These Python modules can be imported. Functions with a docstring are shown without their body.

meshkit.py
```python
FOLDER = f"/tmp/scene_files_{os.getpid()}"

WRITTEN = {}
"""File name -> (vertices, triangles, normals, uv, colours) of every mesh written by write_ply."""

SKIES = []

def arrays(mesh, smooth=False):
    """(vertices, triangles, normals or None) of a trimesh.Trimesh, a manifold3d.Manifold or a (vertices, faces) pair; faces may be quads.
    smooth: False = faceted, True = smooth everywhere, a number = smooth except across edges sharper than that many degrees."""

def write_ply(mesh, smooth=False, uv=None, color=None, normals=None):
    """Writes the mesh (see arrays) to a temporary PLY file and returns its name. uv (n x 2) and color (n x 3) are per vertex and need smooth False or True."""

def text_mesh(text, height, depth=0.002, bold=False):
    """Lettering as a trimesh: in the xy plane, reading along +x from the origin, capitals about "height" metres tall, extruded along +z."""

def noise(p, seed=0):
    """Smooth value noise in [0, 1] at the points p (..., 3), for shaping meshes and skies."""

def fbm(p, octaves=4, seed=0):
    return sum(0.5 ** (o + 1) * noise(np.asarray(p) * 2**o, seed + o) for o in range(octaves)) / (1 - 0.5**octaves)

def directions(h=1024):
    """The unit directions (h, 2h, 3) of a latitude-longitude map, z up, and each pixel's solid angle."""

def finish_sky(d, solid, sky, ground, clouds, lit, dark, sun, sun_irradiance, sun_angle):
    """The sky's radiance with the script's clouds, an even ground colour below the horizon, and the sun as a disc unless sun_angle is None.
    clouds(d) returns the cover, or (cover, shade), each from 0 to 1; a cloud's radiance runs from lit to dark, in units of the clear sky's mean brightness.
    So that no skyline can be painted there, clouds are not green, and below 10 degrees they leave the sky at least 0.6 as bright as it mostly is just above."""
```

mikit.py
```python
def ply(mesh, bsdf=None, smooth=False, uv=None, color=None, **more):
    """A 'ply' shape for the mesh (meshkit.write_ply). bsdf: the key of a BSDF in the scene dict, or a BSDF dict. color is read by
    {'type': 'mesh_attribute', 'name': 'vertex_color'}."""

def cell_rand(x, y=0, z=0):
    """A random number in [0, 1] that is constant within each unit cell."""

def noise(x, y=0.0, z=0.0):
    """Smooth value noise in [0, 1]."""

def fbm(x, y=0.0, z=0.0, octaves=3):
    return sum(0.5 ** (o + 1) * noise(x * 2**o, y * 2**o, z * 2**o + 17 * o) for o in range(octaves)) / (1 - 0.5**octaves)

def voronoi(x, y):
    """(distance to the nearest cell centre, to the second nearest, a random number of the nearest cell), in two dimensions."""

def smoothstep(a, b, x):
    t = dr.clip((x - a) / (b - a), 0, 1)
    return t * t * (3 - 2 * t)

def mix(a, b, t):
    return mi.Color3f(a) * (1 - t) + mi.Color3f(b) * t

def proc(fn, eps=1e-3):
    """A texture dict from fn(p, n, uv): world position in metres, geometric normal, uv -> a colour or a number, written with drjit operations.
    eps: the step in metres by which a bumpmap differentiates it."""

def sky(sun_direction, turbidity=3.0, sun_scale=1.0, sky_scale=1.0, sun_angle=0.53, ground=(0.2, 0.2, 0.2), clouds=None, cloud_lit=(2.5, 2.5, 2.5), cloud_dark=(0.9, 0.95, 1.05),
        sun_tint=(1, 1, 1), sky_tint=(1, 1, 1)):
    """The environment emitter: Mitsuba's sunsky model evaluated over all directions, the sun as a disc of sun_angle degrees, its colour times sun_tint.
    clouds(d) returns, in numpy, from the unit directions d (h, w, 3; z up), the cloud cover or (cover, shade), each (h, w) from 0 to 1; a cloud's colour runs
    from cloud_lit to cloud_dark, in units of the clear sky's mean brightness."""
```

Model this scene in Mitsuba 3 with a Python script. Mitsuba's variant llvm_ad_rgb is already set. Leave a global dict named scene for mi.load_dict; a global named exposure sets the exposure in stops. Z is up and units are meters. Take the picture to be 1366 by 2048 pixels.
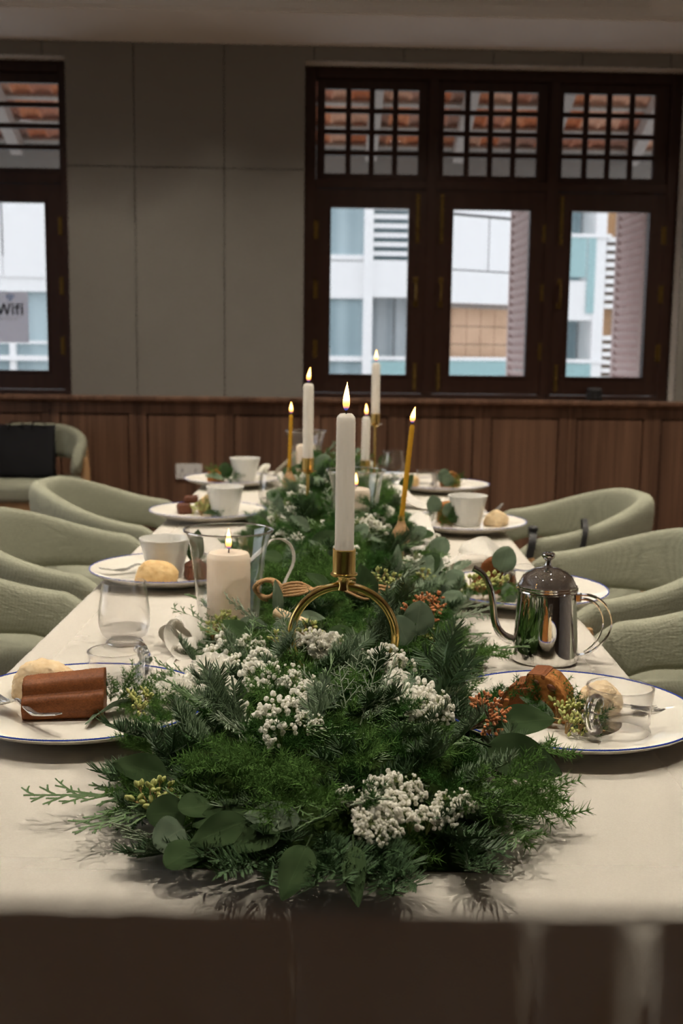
import math, random
import numpy as np, trimesh, shapely.geometry as sg
import drjit as dr, mitsuba as mi
import mikit, meshkit
from mikit import proc, noise, fbm, cell_rand, smoothstep, mix, ply

T = mi.ScalarTransform4f
scene, labels = {}, {}
exposure = -0.22

# ------------------------------------------------------------------ camera, sky
scene['camera'] = {'type': 'thinlens', 'fov': 33.408, 'fov_axis': 'x', 'near_clip': 0.05, 'far_clip': 200.0,
    'aperture_radius': 0.0021, 'focus_distance': 1.14,
    'to_world': T().look_at(origin=[0.0285, 0, 1.17], target=[0.0264, 0.9896, 1.0265], up=[-0.0130, 0.1435, 0.9896])}

def overcast(d):
    n = meshkit.fbm(d * 2.2, 4, 3)
    return np.full(d.shape[:2], 0.97), 0.15 + 0.5 * n
scene['sky'] = mikit.sky((0.3, -0.5, 0.8), turbidity=4.0, sun_scale=0.0, sky_scale=19.0, ground=(0.25, 0.25, 0.25),
    clouds=overcast, cloud_lit=(1.02, 1.05, 1.09), cloud_dark=(0.76, 0.80, 0.85))

LAMP = (2480.0, 2250.0, 1860.0)            # radiance of the ceiling downlights
LAMP_SPOTS = [(-0.40, 0.84), (0.62, 0.90), (-0.80, 2.15), (0.70, 2.25), (-0.85, 3.55), (0.85, 3.55), (-2.3, 2.8), (2.3, 2.8), (-1.15, 4.92), (0.45, 4.95), (2.0, 5.0)]
FLAME = (15.0, 7.2, 1.7)

# ------------------------------------------------------------------ helpers
rng = np.random.default_rng(7)
TH = math.radians(2.0)                  # the room is turned 2 degrees against the table
RM = np.array([[math.cos(TH), -math.sin(TH), 0, 0], [math.sin(TH), math.cos(TH), 0, 0], [0, 0, 1, 0], [0, 0, 0, 1.0]])

def mat(loc=(0, 0, 0), rz=0.0, rx=0.0, ry=0.0, s=1.0):
    m = trimesh.transformations.euler_matrix(rx, ry, rz, 'sxyz')
    m[:3, :3] = m[:3, :3] * np.asarray(s, float)
    m[:3, 3] = loc
    return m
def xf(m, M):
    return trimesh.Trimesh(m.vertices @ M[:3, :3].T + M[:3, 3], m.faces, process=False)
def room(m):
    return xf(m, RM)
def tw(M):
    return T(np.asarray(M, float))
def cat(ms):
    return trimesh.util.concatenate(ms)
def box(x0, x1, y0, y1, z0, z1, c=0.0):
    if c <= 0:
        v = np.array([[x, y, z] for x in (x0, x1) for y in (y0, y1) for z in (z0, z1)], float)
        f = [[0, 1, 3], [0, 3, 2], [4, 6, 7], [4, 7, 5], [0, 4, 5], [0, 5, 1], [2, 3, 7], [2, 7, 6], [0, 2, 6], [0, 6, 4], [1, 5, 7], [1, 7, 3]]
        return trimesh.Trimesh(v, f, process=False)
    p = []
    for x, sx in ((x0, 1), (x1, -1)):
        for y, sy in ((y0, 1), (y1, -1)):
            for z, sz in ((z0, 1), (z1, -1)):
                p += [(x + sx * c, y + sy * c, z), (x + sx * c, y, z + sz * c), (x, y + sy * c, z + sz * c)]
    return trimesh.PointCloud(np.array(p)).convex_hull
def grid_faces(nu, nv, closed_u=False, closed_v=False):
    a, b = (nu if closed_u else nu - 1), (nv if closed_v else nv - 1)
    i, j = np.meshgrid(np.arange(a), np.arange(b), indexing='ij')
    i2, j2 = (i + 1) % nu, (j + 1) % nv
    q = np.stack([i * nv + j, i2 * nv + j, i2 * nv + j2, i * nv + j2], -1).reshape(-1, 4)
    return np.vstack([q[:, [0, 1, 2]], q[:, [0, 2, 3]]])
def lathe(prof, n=48, cap=True):
    """profile of (r, z) from bottom to top, turned about z"""
    p = np.asarray(prof, float)
    a = np.arange(n) * 2 * np.pi / n
    v = np.stack([p[:, None, 0] * np.cos(a), p[:, None, 0] * np.sin(a), np.broadcast_to(p[:, None, 1], (len(p), n))], -1).reshape(-1, 3)
    f = grid_faces(len(p), n, closed_v=True)[:, ::-1]
    m = trimesh.Trimesh(v, f, process=False)
    return m
def frames(p):
    p = np.asarray(p, float)
    t = np.gradient(p, axis=0); t /= np.linalg.norm(t, axis=1, keepdims=True) + 1e-12
    a = np.cross(t[0], [0, 0, 1.0] if abs(t[0, 2]) < 0.9 else [1.0, 0, 0]); A = []
    for k in range(len(p)):
        a = a - t[k] * (a @ t[k]); a /= np.linalg.norm(a) + 1e-12; A.append(a)
    A = np.array(A)
    return t, A, np.cross(t, A)
def tube(p, r, n=10, cap=True, closed=False):
    p = np.asarray(p, float); r = np.broadcast_to(np.asarray(r, float), (len(p),))
    if closed:
        t = np.roll(p, -1, 0) - np.roll(p, 1, 0); t /= np.linalg.norm(t, axis=1, keepdims=True)
        c = p.mean(0); A = p - c; A -= t * (A * t).sum(1, keepdims=True); A /= np.linalg.norm(A, axis=1, keepdims=True); Bn = np.cross(t, A)
    else:
        t, A, Bn = frames(p)
    a = np.arange(n) * 2 * np.pi / n
    v = p[:, None] + r[:, None, None] * (np.cos(a)[None, :, None] * A[:, None] + np.sin(a)[None, :, None] * Bn[:, None])
    f = grid_faces(len(p), n, closed_u=closed, closed_v=True)
    v = v.reshape(-1, 3)
    if cap and not closed:
        k = len(v); v = np.vstack([v, p[:1], p[-1:]])
        i = np.arange(n); j = (i + 1) % n; e = (len(p) - 1) * n
        f = np.vstack([f, np.stack([j, i, i * 0 + k], 1)[:, ::-1] * 1, np.stack([e + i, e + j, i * 0 + k + 1], 1)])
    m = trimesh.Trimesh(v, f, process=False)
    return m
def spline(pts, n=40, closed=False):
    from scipy.interpolate import CubicSpline
    p = np.asarray(pts, float)
    if closed: p = np.vstack([p, p[:1]])
    d = np.r_[0, np.cumsum(np.linalg.norm(np.diff(p, axis=0), axis=1))]
    s = CubicSpline(d, p, bc_type='periodic' if closed else 'natural')
    return s(np.linspace(0, d[-1], n, endpoint=not closed))
def strip(p, w, side, th=0.0012):
    """flat band of width w and thickness th along points p; side = across direction(s)"""
    p = np.asarray(p, float); side = np.broadcast_to(np.asarray(side, float), p.shape)
    t = np.gradient(p, axis=0); t /= np.linalg.norm(t, axis=1, keepdims=True)
    s = side - t * (side * t).sum(1, keepdims=True); s /= np.linalg.norm(s, axis=1, keepdims=True)
    nn = np.cross(t, s); w = np.broadcast_to(np.asarray(w, float), (len(p),))[:, None] / 2
    v = np.stack([p - s * w - nn * th / 2, p + s * w - nn * th / 2, p + s * w + nn * th / 2, p - s * w + nn * th / 2], 1).reshape(-1, 3)
    f = grid_faces(len(p), 4, closed_v=True)
    e = (len(p) - 1) * 4
    f = np.vstack([f, [[0, 1, 2], [0, 2, 3], [e, e + 2, e + 1], [e, e + 3, e + 2]]])
    m = trimesh.Trimesh(v, f, process=False); m.fix_normals() if len(p) < 4 else None
    return m
def extrude(poly, h, M=None):
    m = trimesh.creation.extrude_polygon(poly if hasattr(poly, 'exterior') else sg.Polygon(poly), h, engine='earcut')
    return xf(m, M) if M is not None else m
def axes(o, x, y, z):
    m = np.eye(4); m[:3, 0] = x; m[:3, 1] = y; m[:3, 2] = z; m[:3, 3] = o
    return m
def numbered(key):
    if key not in used: used[key] = 0; return key
    used[key] += 1
    return f'{key}_{used[key]:03d}'
used = {}
def thing(name, label, cat_, group=None):
    k = numbered(name); labels[k] = {'label': label, 'category': cat_}
    if group: labels[k]['group'] = group
    return k
def part(parent, name, shape, label=None, kind=None):
    k = numbered(parent + '__' + name); scene[k] = shape
    if label or kind:
        labels[k] = {}
        if label: labels[k]['label'] = label
        if kind: labels[k]['kind'] = kind
    return k
def solo(name, label, cat_, shape, group=None, kind=None):
    k = thing(name, label, cat_, group); scene[k] = shape
    if kind: labels[k]['kind'] = kind
    return k
def struct(name, label, shape=None):
    k = numbered(name); labels[k] = {'label': label, 'kind': 'structure'}
    if shape is not None: scene[k] = shape
    return k
def moved(shape, M):
    return {**shape, 'to_world': tw(M)}

# ------------------------------------------------------------------ materials
def rgb(*c): return {'type': 'rgb', 'value': list(c)}
def two(d): return {'type': 'twosided', 'bsdf': d}
def mat_def(name, color, rough=0.5, spec=0.5, metal=0.0, bump=None, bscale=1.0, **more):
    b = {'type': 'principled', 'base_color': color if isinstance(color, dict) else rgb(*color), 'roughness': rough, 'metallic': metal, **more}
    if metal == 0: b['specular'] = spec
    if bump is not None:
        b = {'type': 'bumpmap', 'bump': bump, 'scale': bscale, 'nested': b}
    scene[name] = two(b)
def diffuse_def(name, color):
    scene[name] = two({'type': 'diffuse', 'reflectance': color if isinstance(color, dict) else rgb(*color)})
def P(fn, eps=1e-3): return proc(fn, eps)

def f_cloth(p, n, uv):
    w = noise(p.x * 900, p.y * 900, p.z * 900)
    b = fbm(p.x * 6, p.y * 6, p.z * 6)
    return mix((0.525, 0.488, 0.437), (0.575, 0.540, 0.488), 0.6 * w + 0.4 * b)
diffuse_def('linen', P(f_cloth))
def f_panel(p, n, uv):
    w = noise(p.x * 500, p.y * 500, p.z * 500) * 0.5 + noise(p.x * 90, p.y * 90, p.z * 700) * 0.5
    return mix((0.215, 0.202, 0.182), (0.262, 0.247, 0.224), w)
diffuse_def('panel_cloth', P(f_panel))
def f_wainscot(p, n, uv):
    g = fbm(p.x * 55, p.y * 55, p.z * 0.9, 4)
    h = noise(p.x * 17, p.y * 17, p.z * 0.35)
    k = fbm(p.x * 260, p.y * 260, p.z * 3, 2)
    return mix((0.052, 0.025, 0.016), (0.265, 0.142, 0.088), dr.clip(0.75 * g + 0.65 * h + 0.25 * k - 0.40, 0, 1))
mat_def('wainscot_wood', P(f_wainscot), 0.45, 0.3)
def f_darkwood(p, n, uv):
    g = fbm(p.x * 60, p.y * 60, p.z * 2.0, 3)
    return mix((0.020, 0.0075, 0.0050), (0.034, 0.0135, 0.0088), g)
mat_def('window_wood', P(f_darkwood), 0.4, 0.35)
def f_oak(p, n, uv):
    g = fbm(p.x * 120, p.y * 120, p.z * 6, 3)
    return mix((0.30, 0.165, 0.075), (0.46, 0.28, 0.14), g)
mat_def('oak', P(f_oak), 0.45, 0.3)
def f_weave(p, n, uv):
    a = dr.sin(p.x * 900 + p.z * 500) * dr.sin(p.y * 900 - p.z * 700)
    w = noise(p.x * 420, p.y * 420, p.z * 420)
    b = fbm(p.x * 9, p.y * 9, p.z * 9)
    return mix((0.185, 0.190, 0.140), (0.360, 0.362, 0.280), dr.clip(0.45 * w + 0.2 * a + 0.35 * b + 0.08, 0, 1))
def f_weave_h(p, n, uv):
    return noise(p.x * 330, p.y * 330, p.z * 330)
mat_def('sage_fabric', P(f_weave), 0.85, 0.2, bump=P(f_weave_h, 4e-4), bscale=0.0022, sheen=0.35)
diffuse_def('plaster', (0.68, 0.64, 0.59))
diffuse_def('plaster_white', (0.90, 0.88, 0.86))
diffuse_def('floor_wood', (0.13, 0.08, 0.052))
mat_def('brass', (0.80, 0.56, 0.20), 0.16, metal=1.0)
mat_def('old_brass', (0.20, 0.125, 0.035), 0.40, metal=1.0)
scene['steel'] = two({'type': 'conductor', 'material': 'none', 'specular_reflectance': rgb(0.78, 0.77, 0.755)})
scene['cutlery'] = two({'type': 'roughconductor', 'material': 'none', 'specular_reflectance': rgb(0.62, 0.61, 0.59), 'alpha': 0.09, 'distribution': 'ggx'})
mat_def('porcelain', (0.66, 0.63, 0.57), 0.06, 0.55)
mat_def('cup_glaze', (0.74, 0.73, 0.69), 0.10, 0.55)
mat_def('blue_glaze', (0.03, 0.06, 0.33), 0.08, 0.55)
scene['glass_sheet'] = {'type': 'thindielectric', 'int_ior': 1.42}
scene['glass'] = {'type': 'dielectric', 'int_ior': 1.5}
scene['water'] = {'type': 'dielectric', 'int_ior': 1.33}
def wax_def(name, c, t):
    scene[name] = {'type': 'principledthin', 'base_color': rgb(*c), 'roughness': 0.4, 'diff_trans': t, 'spec_trans': 0.0, 'eta': 1.4}
wax_def('wax', (0.93, 0.90, 0.85), 1.0)
wax_def('pillar_wax', (0.94, 0.86, 0.76), 1.0)
wax_def('bees_wax', (0.74, 0.46, 0.055), 0.9)
diffuse_def('wick', (0.03, 0.025, 0.02))
mat_def('black_cloth', (0.010, 0.010, 0.012), 0.8, 0.2)
mat_def('black_plastic', (0.02, 0.02, 0.022), 0.4, 0.4)
mat_def('white_plastic', (0.75, 0.74, 0.73), 0.35, 0.4)
scene['paper'] = {'type': 'principledthin', 'base_color': rgb(0.80, 0.81, 0.88), 'roughness': 0.7, 'diff_trans': 1.1, 'spec_trans': 0.0, 'eta': 1.3}
diffuse_def('dark_backing', (0.022, 0.014, 0.009))
diffuse_def('dark_wall', (0.16, 0.12, 0.09))
diffuse_def('ink', (0.02, 0.02, 0.03))
diffuse_def('ink_blue', (0.08, 0.20, 0.50))
diffuse_def('ink_grey', (0.35, 0.35, 0.38))
# ------------------------------------------------------------------ the room (u, v, z in the turned room frame)
def rput(parent, name, mesh, m, smooth=False, label=None):
    return part(parent, name, ply(room(mesh), m, smooth), label)
U0, U1, V0, V1 = -3.4, 3.4, -2.6, 6.0
W1 = (0.013, 1.983, 0.90, 2.597)        # the window in view: u0, u1, z0, z1
W2 = (-3.165, -1.19, 0.90, 2.597)
floor = struct('floor', 'dark wooden floor under the table and chairs', ply(room(box(U0 - .3, U1 + .3, V0 - .3, 6.3, -0.1, 0)), 'floor_wood'))
def wall_boxes(a0, a1, holes, z1, f):
    out, u = [], a0
    for h in sorted(holes):
        out.append(f(u, h[0], 0, z1)); out.append(f(h[0], h[1], 0, h[2])); out.append(f(h[0], h[1], h[3], z1)); u = h[1]
    out.append(f(u, a1, 0, z1))
    return cat(out)
wall = struct('wall_back', 'back wall with beige cloth panels above dark wood wainscot', ply(room(wall_boxes(U0 - .3, U1 + .3, [W1, W2], 3.2, lambda a, b, z0, z1: box(a, b, 6.015, 6.3, z0, z1))), 'plaster'))
DAY_L = (0.9, 3.3, 0.35, 2.5); DAY_R = (-0.75, -0.35, 0.9, 2.2)   # window openings in the side walls
struct('wall_left', 'left side wall of the room', ply(room(wall_boxes(V0 - .3, 6.3, [DAY_L], 3.2, lambda a, b, z0, z1: box(U0 - .3, U0, a, b, z0, z1))), 'plaster'))
struct('wall_right', 'right side wall of the room', ply(room(wall_boxes(V0 - .3, 6.3, [DAY_R], 3.2, lambda a, b, z0, z1: box(U1, U1 + .3, a, b, z0, z1))), 'plaster'))
struct('wall_front', 'wall behind the camera', ply(room(box(U0, U1, V0 - .3, V0, 0, 3.2)), 'dark_wall'))
ceil_prof = sg.Polygon([(-2.6, 3.0), (5.485, 3.0), (5.485, 2.700), (5.470, 2.686), (5.452, 2.680), (5.448, 2.672), (5.456, 2.667), (6.015, 2.667), (6.015, 3.2), (-2.6, 3.2)])
MYZ = axes((U0, 0, 0), (0, 1, 0), (0, 0, 1), (1, 0, 0))
cans = [box(0, 0.001, 0, 0.001, 3.1, 3.101)]
ceiling = struct('ceiling', 'white plaster ceiling with dropped soffit along the window wall', ply(room(extrude(ceil_prof, U1 - U0, MYZ)), 'plaster_white', 25))
# cloth panels: seams every 0.4535 m, one level seam at 2.063
from shapely.geometry import box as sbox
holes = sbox(W1[0], W1[2], W1[1], W1[3]).union(sbox(W2[0], W2[2], W2[1], W2[3]))
MXZ = lambda v: axes((0, v, 0), (1, 0, 0), (0, 0, 1), (0, -1, 0))
su = [-0.395 + 0.4535 * k for k in range(-7, 9)]
for a, b in zip(su[:-1], su[1:]):
    for z0, z1 in ((0.905, 2.061), (2.065, 2.665)):
        g = sbox(a + .0022, z0, b - .0022, z1).difference(holes)
        for q in getattr(g, 'geoms', [g]):
            if not q.is_empty and q.area > 1e-4:
                rput(wall, 'cloth_panel', extrude(q, 0.0105, MXZ(6.0108)), 'panel_cloth')
rput(wall, 'dark_backing', extrude(sbox(U0 + .001, 0.001, U1 - .001, 2.666).difference(holes), 0.0035, MXZ(6.0148)), 'dark_backing')
# wainscot boards, each with a recessed inner panel
for a, b in zip(su[:-1], su[1:]):
    ring = sbox(a + .0012, 0.10, b - .0012, 0.876).difference(sbox(a + .046, 0.20, b - .046, 0.812))
    k = rput(wall, 'wainscot_panel', extrude(ring, 0.0165, MXZ(6.0109)), 'wainscot_wood')
    rput(k, 'inner_panel', box(a + .052, b - .052, 5.997, 6.0109, 0.206, 0.806, 0.004), 'wainscot_wood')
prof = sg.Polygon([(6.0149, 0.870), (5.978, 0.870), (5.972, 0.878), (5.955, 0.884), (5.955, 0.900), (5.960, 0.905), (6.0149, 0.905)])
struct('trim_1', 'dark wood cap rail along the top of the wainscot', ply(room(extrude(prof, U1 - U0 - .004, axes((U0 + .002, 0, 0), (0, 1, 0), (0, 0, 1), (1, 0, 0)))), 'wainscot_wood', 25))
struct('baseboard_back', 'dark wood baseboard under the wainscot', ply(room(box(U0 + .002, U1 - .002, 5.985, 6.0149, 0.001, 0.098, 0.004)), 'wainscot_wood'))

# ------------------------------------------------------------------ windows
def handle_mesh(u, v, z0, z1):
    p = spline([(u, v, z0 + .012), (u, v - .022, z0 + .016), (u, v - .034, (z0 + z1) / 2), (u, v - .022, z1 - .016), (u, v, z1 - .012)], 18)
    return cat([tube(p, .0065, 8), box(u - .013, u + .013, v - .004, v, z0 - .006, z0 + .024, .002), box(u - .013, u + .013, v - .004, v, z1 - .024, z1 + .006, .002)])
def bolt_mesh(u, v, z0, z1):
    return cat([box(u - .010, u + .010, v - .004, v, z0, z1, .0015), tube([(u, v - .009, z0 + .01), (u, v - .009, z1 - .01)], .0055, 8), lathe([(0, 0), (.008, .001), (.010, .008), (.006, .014), (0, .016)], 10).apply_transform(axes((u, v - .010, z0 + .07), (1, 0, 0), (0, 0, 1), (0, -1, 0)))])
def hinge_mesh(u, v, z):
    return cat([tube([(u, v - .006, z - .048), (u, v - .006, z + .048)], .0065, 8), box(u - .018, u + .018, v - .003, v, z - .044, z + .044, .001)])
VF = 6.115                               # front of the window frame, inside its reveal
def window(w, lattice, label, hinges):
    k = struct('window', label)
    u0, u1, z0, z1 = w
    fr = [box(u0, u0 + .061, VF, VF + .11, z0, z1, .003), box(u1 - .061, u1, VF, VF + .11, z0, z1, .003), box(u0 + .061, u1 - .061, VF, VF + .11, z1 - .055, z1, .003),
          box(u0 + .061, u1 - .061, VF, VF + .11, z0, z0 + .026, .003)]
    rput(k, 'frame', cat(fr), 'window_wood')
    rput(k, 'transom_rail', box(u0 + .061, u1 - .061, VF - .004, VF + .11, 1.990, 2.036, .003), 'window_wood')
    cols = [(u0 + .061, u0 + .643), (u0 + .693, u0 + 1.274), (u0 + 1.327, u1 - .061)]
    for a, b in ((cols[0][1], cols[1][0]), (cols[1][1], cols[2][0])):
        rput(k, 'mullion', box(a, b, VF - .006, VF + .11, z0 + .026, z1 - .055, .003), 'window_wood')
    T0, T1 = 2.068, 2.492
    for i, (a, b) in enumerate(cols):
        # transom light: sash frame, bars, pane
        g0, g1 = (a + .045, b - .049) if i == 0 else ((a + .034, b - .057) if i == 1 else (a + .025, b - .073))
        if not lattice: g0, g1 = a + .006, b - .004
        s = rput(k, 'transom_sash', extrude(sbox(a + .002, 2.038, b - .002, z1 - .057).difference(sbox(g0, T0, g1, T1)), .035, MXZ(VF + .06)), 'window_wood')
        hz = (T1 - T0) / 4
        for j in range(1, 4):
            z = T0 + j * hz
            rput(s, 'lattice_bar', box(g0, g1, VF + .030, VF + .054, z - .0125, z + .0125, .002), 'window_wood')
        if lattice:
            hw = (g1 - g0) / 4
            for j in range(1, 4):
                u = g0 + j * hw
                rput(s, 'lattice_bar', box(u - .0145, u + .0145, VF + .034, VF + .050, T0, T1, .002), 'window_wood')
        rput(s, 'pane', box(g0, g1, VF + .0445, VF + .0475, T0, T1), 'glass_sheet')
        # casement leaf
        e0, e1 = a - .003, b + .003
        l0, l1 = (a + .081, b - .092) if i == 0 else ((a + .092, b - .083) if i == 1 else (a + .086, b - .083))
        L = rput(k, 'sash', extrude(sbox(e0, z0 + .029, e1, 1.987).difference(sbox(l0, 1.027, l1, 1.893)), .042, MXZ(VF + .05)), 'window_wood')
        rput(L, 'glazing_bead', extrude(sbox(l0 - .012, 1.015, l1 + .012, 1.905).difference(sbox(l0, 1.027, l1, 1.893)), .006, MXZ(VF + .008)), 'window_wood')
        rput(L, 'pane', box(l0, l1, VF + .028, VF + .031, 1.027, 1.893), 'glass_sheet')
        hs = hinges[i]
        hu = (e1 if hs > 0 else e0)
        for z in (1.775, 1.468, 1.158):
            rput(L, 'hinge', hinge_mesh(hu, VF + .008, z), 'old_brass', 30)
        bu = (e0 + .037) if hs > 0 else (e1 - .052)
        rput(L, 'handle', handle_mesh(bu, VF + .008, 1.392, 1.535), 'old_brass', 40, 'brass pull handle')
        rput(L, 'bolt', bolt_mesh(bu + (.004 if hs < 0 else -.002), VF + .008, 1.715, 1.97), 'old_brass', 40, 'brass bolt')
        rput(L, 'bolt', bolt_mesh(bu + (.004 if hs < 0 else -.002), VF + .008, 0.945, 1.09), 'old_brass', 40, 'brass bolt')
    return k
window(W1, True, 'dark brown three-leaf window with lattice transom lights', (-1, 1, 1))
window(W2, False, 'dark brown window with barred transom and a paper sign on its glass', (-1, -1, 1))

# sign on the left window's glass
pv = VF + .0275
sign = thing('wifi_sign', 'white paper sign reading Wifi stuck on the left window glass', 'sign')
u0, u1, zb, zt = -1.690, -1.437, 1.172, 1.436
rput(sign, 'sheet', box(u0, u1, pv - .0012, pv, zb, zt), 'paper')
tx = meshkit.text_mesh('Wifi', 0.0560, 0.0006, True)
tx.apply_translation([-tx.bounds[0][0], 0, 0]); wd = tx.bounds[1][0]
rput(sign, 'lettering', xf(tx, axes((u1 - .026 - wd, pv - .0013, 1.318), (1, 0, 0), (0, 0, 1), (0, -1, 0))), 'ink')
arcs = []
for r in (.012, .023, .034):
    a = np.linspace(math.radians(45), math.radians(135), 12)
    o = np.stack([np.cos(a) * r, np.sin(a) * r], 1); i_ = np.stack([np.cos(a[::-1]) * (r - .0065), np.sin(a[::-1]) * (r - .0065)], 1)
    arcs.append(extrude(np.vstack([o, i_]), .0006))
arcs.append(extrude(sg.Point(0, 0.003).buffer(.0045), .0006))
rput(sign, 'wifi_symbol', xf(cat(arcs), axes((-1.530, pv - .0013, 1.388), (1, 0, 0), (0, 0, 1), (0, -1, 0))), 'ink_blue')
t2 = meshkit.text_mesh('free for all our guests', 0.0062, 0.0005)
lines = [box(-1.63, -1.475, pv - .0016, pv - .0012, 1.2995, 1.3015), box(-1.63, -1.50, pv - .0016, pv - .0012, 1.2905, 1.2920)]
rput(sign, 'small_print', cat(lines), 'ink_grey')

# socket, small black box on the cap rail, air vent
so = thing('wall_socket', 'white double power socket on the wainscot left of the table', 'power socket')
rput(so, 'plate', box(-.652, -.512, 5.984, 5.9945, .470, .552, .003), 'white_plastic')
for du in (-.616, -.548):
    rput(so, 'rocker_switch', box(du - .009, du + .009, 5.981, 5.985, .528, .544, .001), 'white_plastic')
pins = []
for du in (-.616, -.548):
    pins += [box(du - .004, du + .004, 5.9836, 5.9845, .508, .520), box(du - .016, du - .008, 5.9836, 5.9845, .489, .494), box(du + .008, du + .016, 5.9836, 5.9845, .489, .494)]
rput(so, 'pin_hole', cat(pins), 'ink')
bb = thing('black_device', 'small black box standing on the cap rail under the right casement', 'device')
rput(bb, 'body', box(1.517, 1.590, 5.963, 6.035, .9052, .972, .008), 'black_plastic', 30)
rput(bb, 'front_ring', xf(tube(np.stack([.021 * np.cos(np.arange(24) / 24 * 2 * np.pi), .021 * np.sin(np.arange(24) / 24 * 2 * np.pi), np.zeros(24)], 1), .003, 8, closed=True), axes((1.5535, 5.962, .940), (1, 0, 0), (0, 0, 1), (0, -1, 0))), 'black_plastic', 30)
vt = thing('air_vent', 'long slatted air conditioning grille in the soffit front', 'vent')
va, vb, vz0, vz1 = -0.15, 1.602, 2.722, 2.805
rput(vt, 'frame', extrude(sbox(va - .012, vz0 - .010, vb + .012, vz1 + .010).difference(sbox(va, vz0, vb, vz1)), .008, MXZ(5.4848)), 'plaster_white')
for i in range(9):
    z = vz0 + .005 + i * .0092
    rput(vt, "slat", xf(box(va, vb, -.0065, .0065, -.0012, .0012), mat((0, 5.4775, z), rx=math.radians(-35))), 'plaster_white')

# ceiling downlights: a can under the ceiling with a recessed lamp
for i, (x, y) in enumerate(LAMP_SPOTS):
    d = thing('downlight', 'round ceiling downlight in a short white can', 'ceiling light', 'downlights in the ceiling')
    scene[d + '__trim_ring'] = ply(xf(lathe([(.0, 2.999), (.060, 2.999), (.062, 2.918), (.056, 2.916), (.054, 2.970), (.0, 2.971)], 32), mat((x, y, 0))), 'plaster_white')
    scene[d + '__lamp'] = {'type': 'disk', 'to_world': T().translate([x, y, 2.968]).rotate([1, 0, 0], 180).scale(0.032),
                           'bsdf': {'type': 'ref', 'id': 'wick'}, 'emitter': {'type': 'area', 'radiance': rgb(*LAMP)}}
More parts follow.
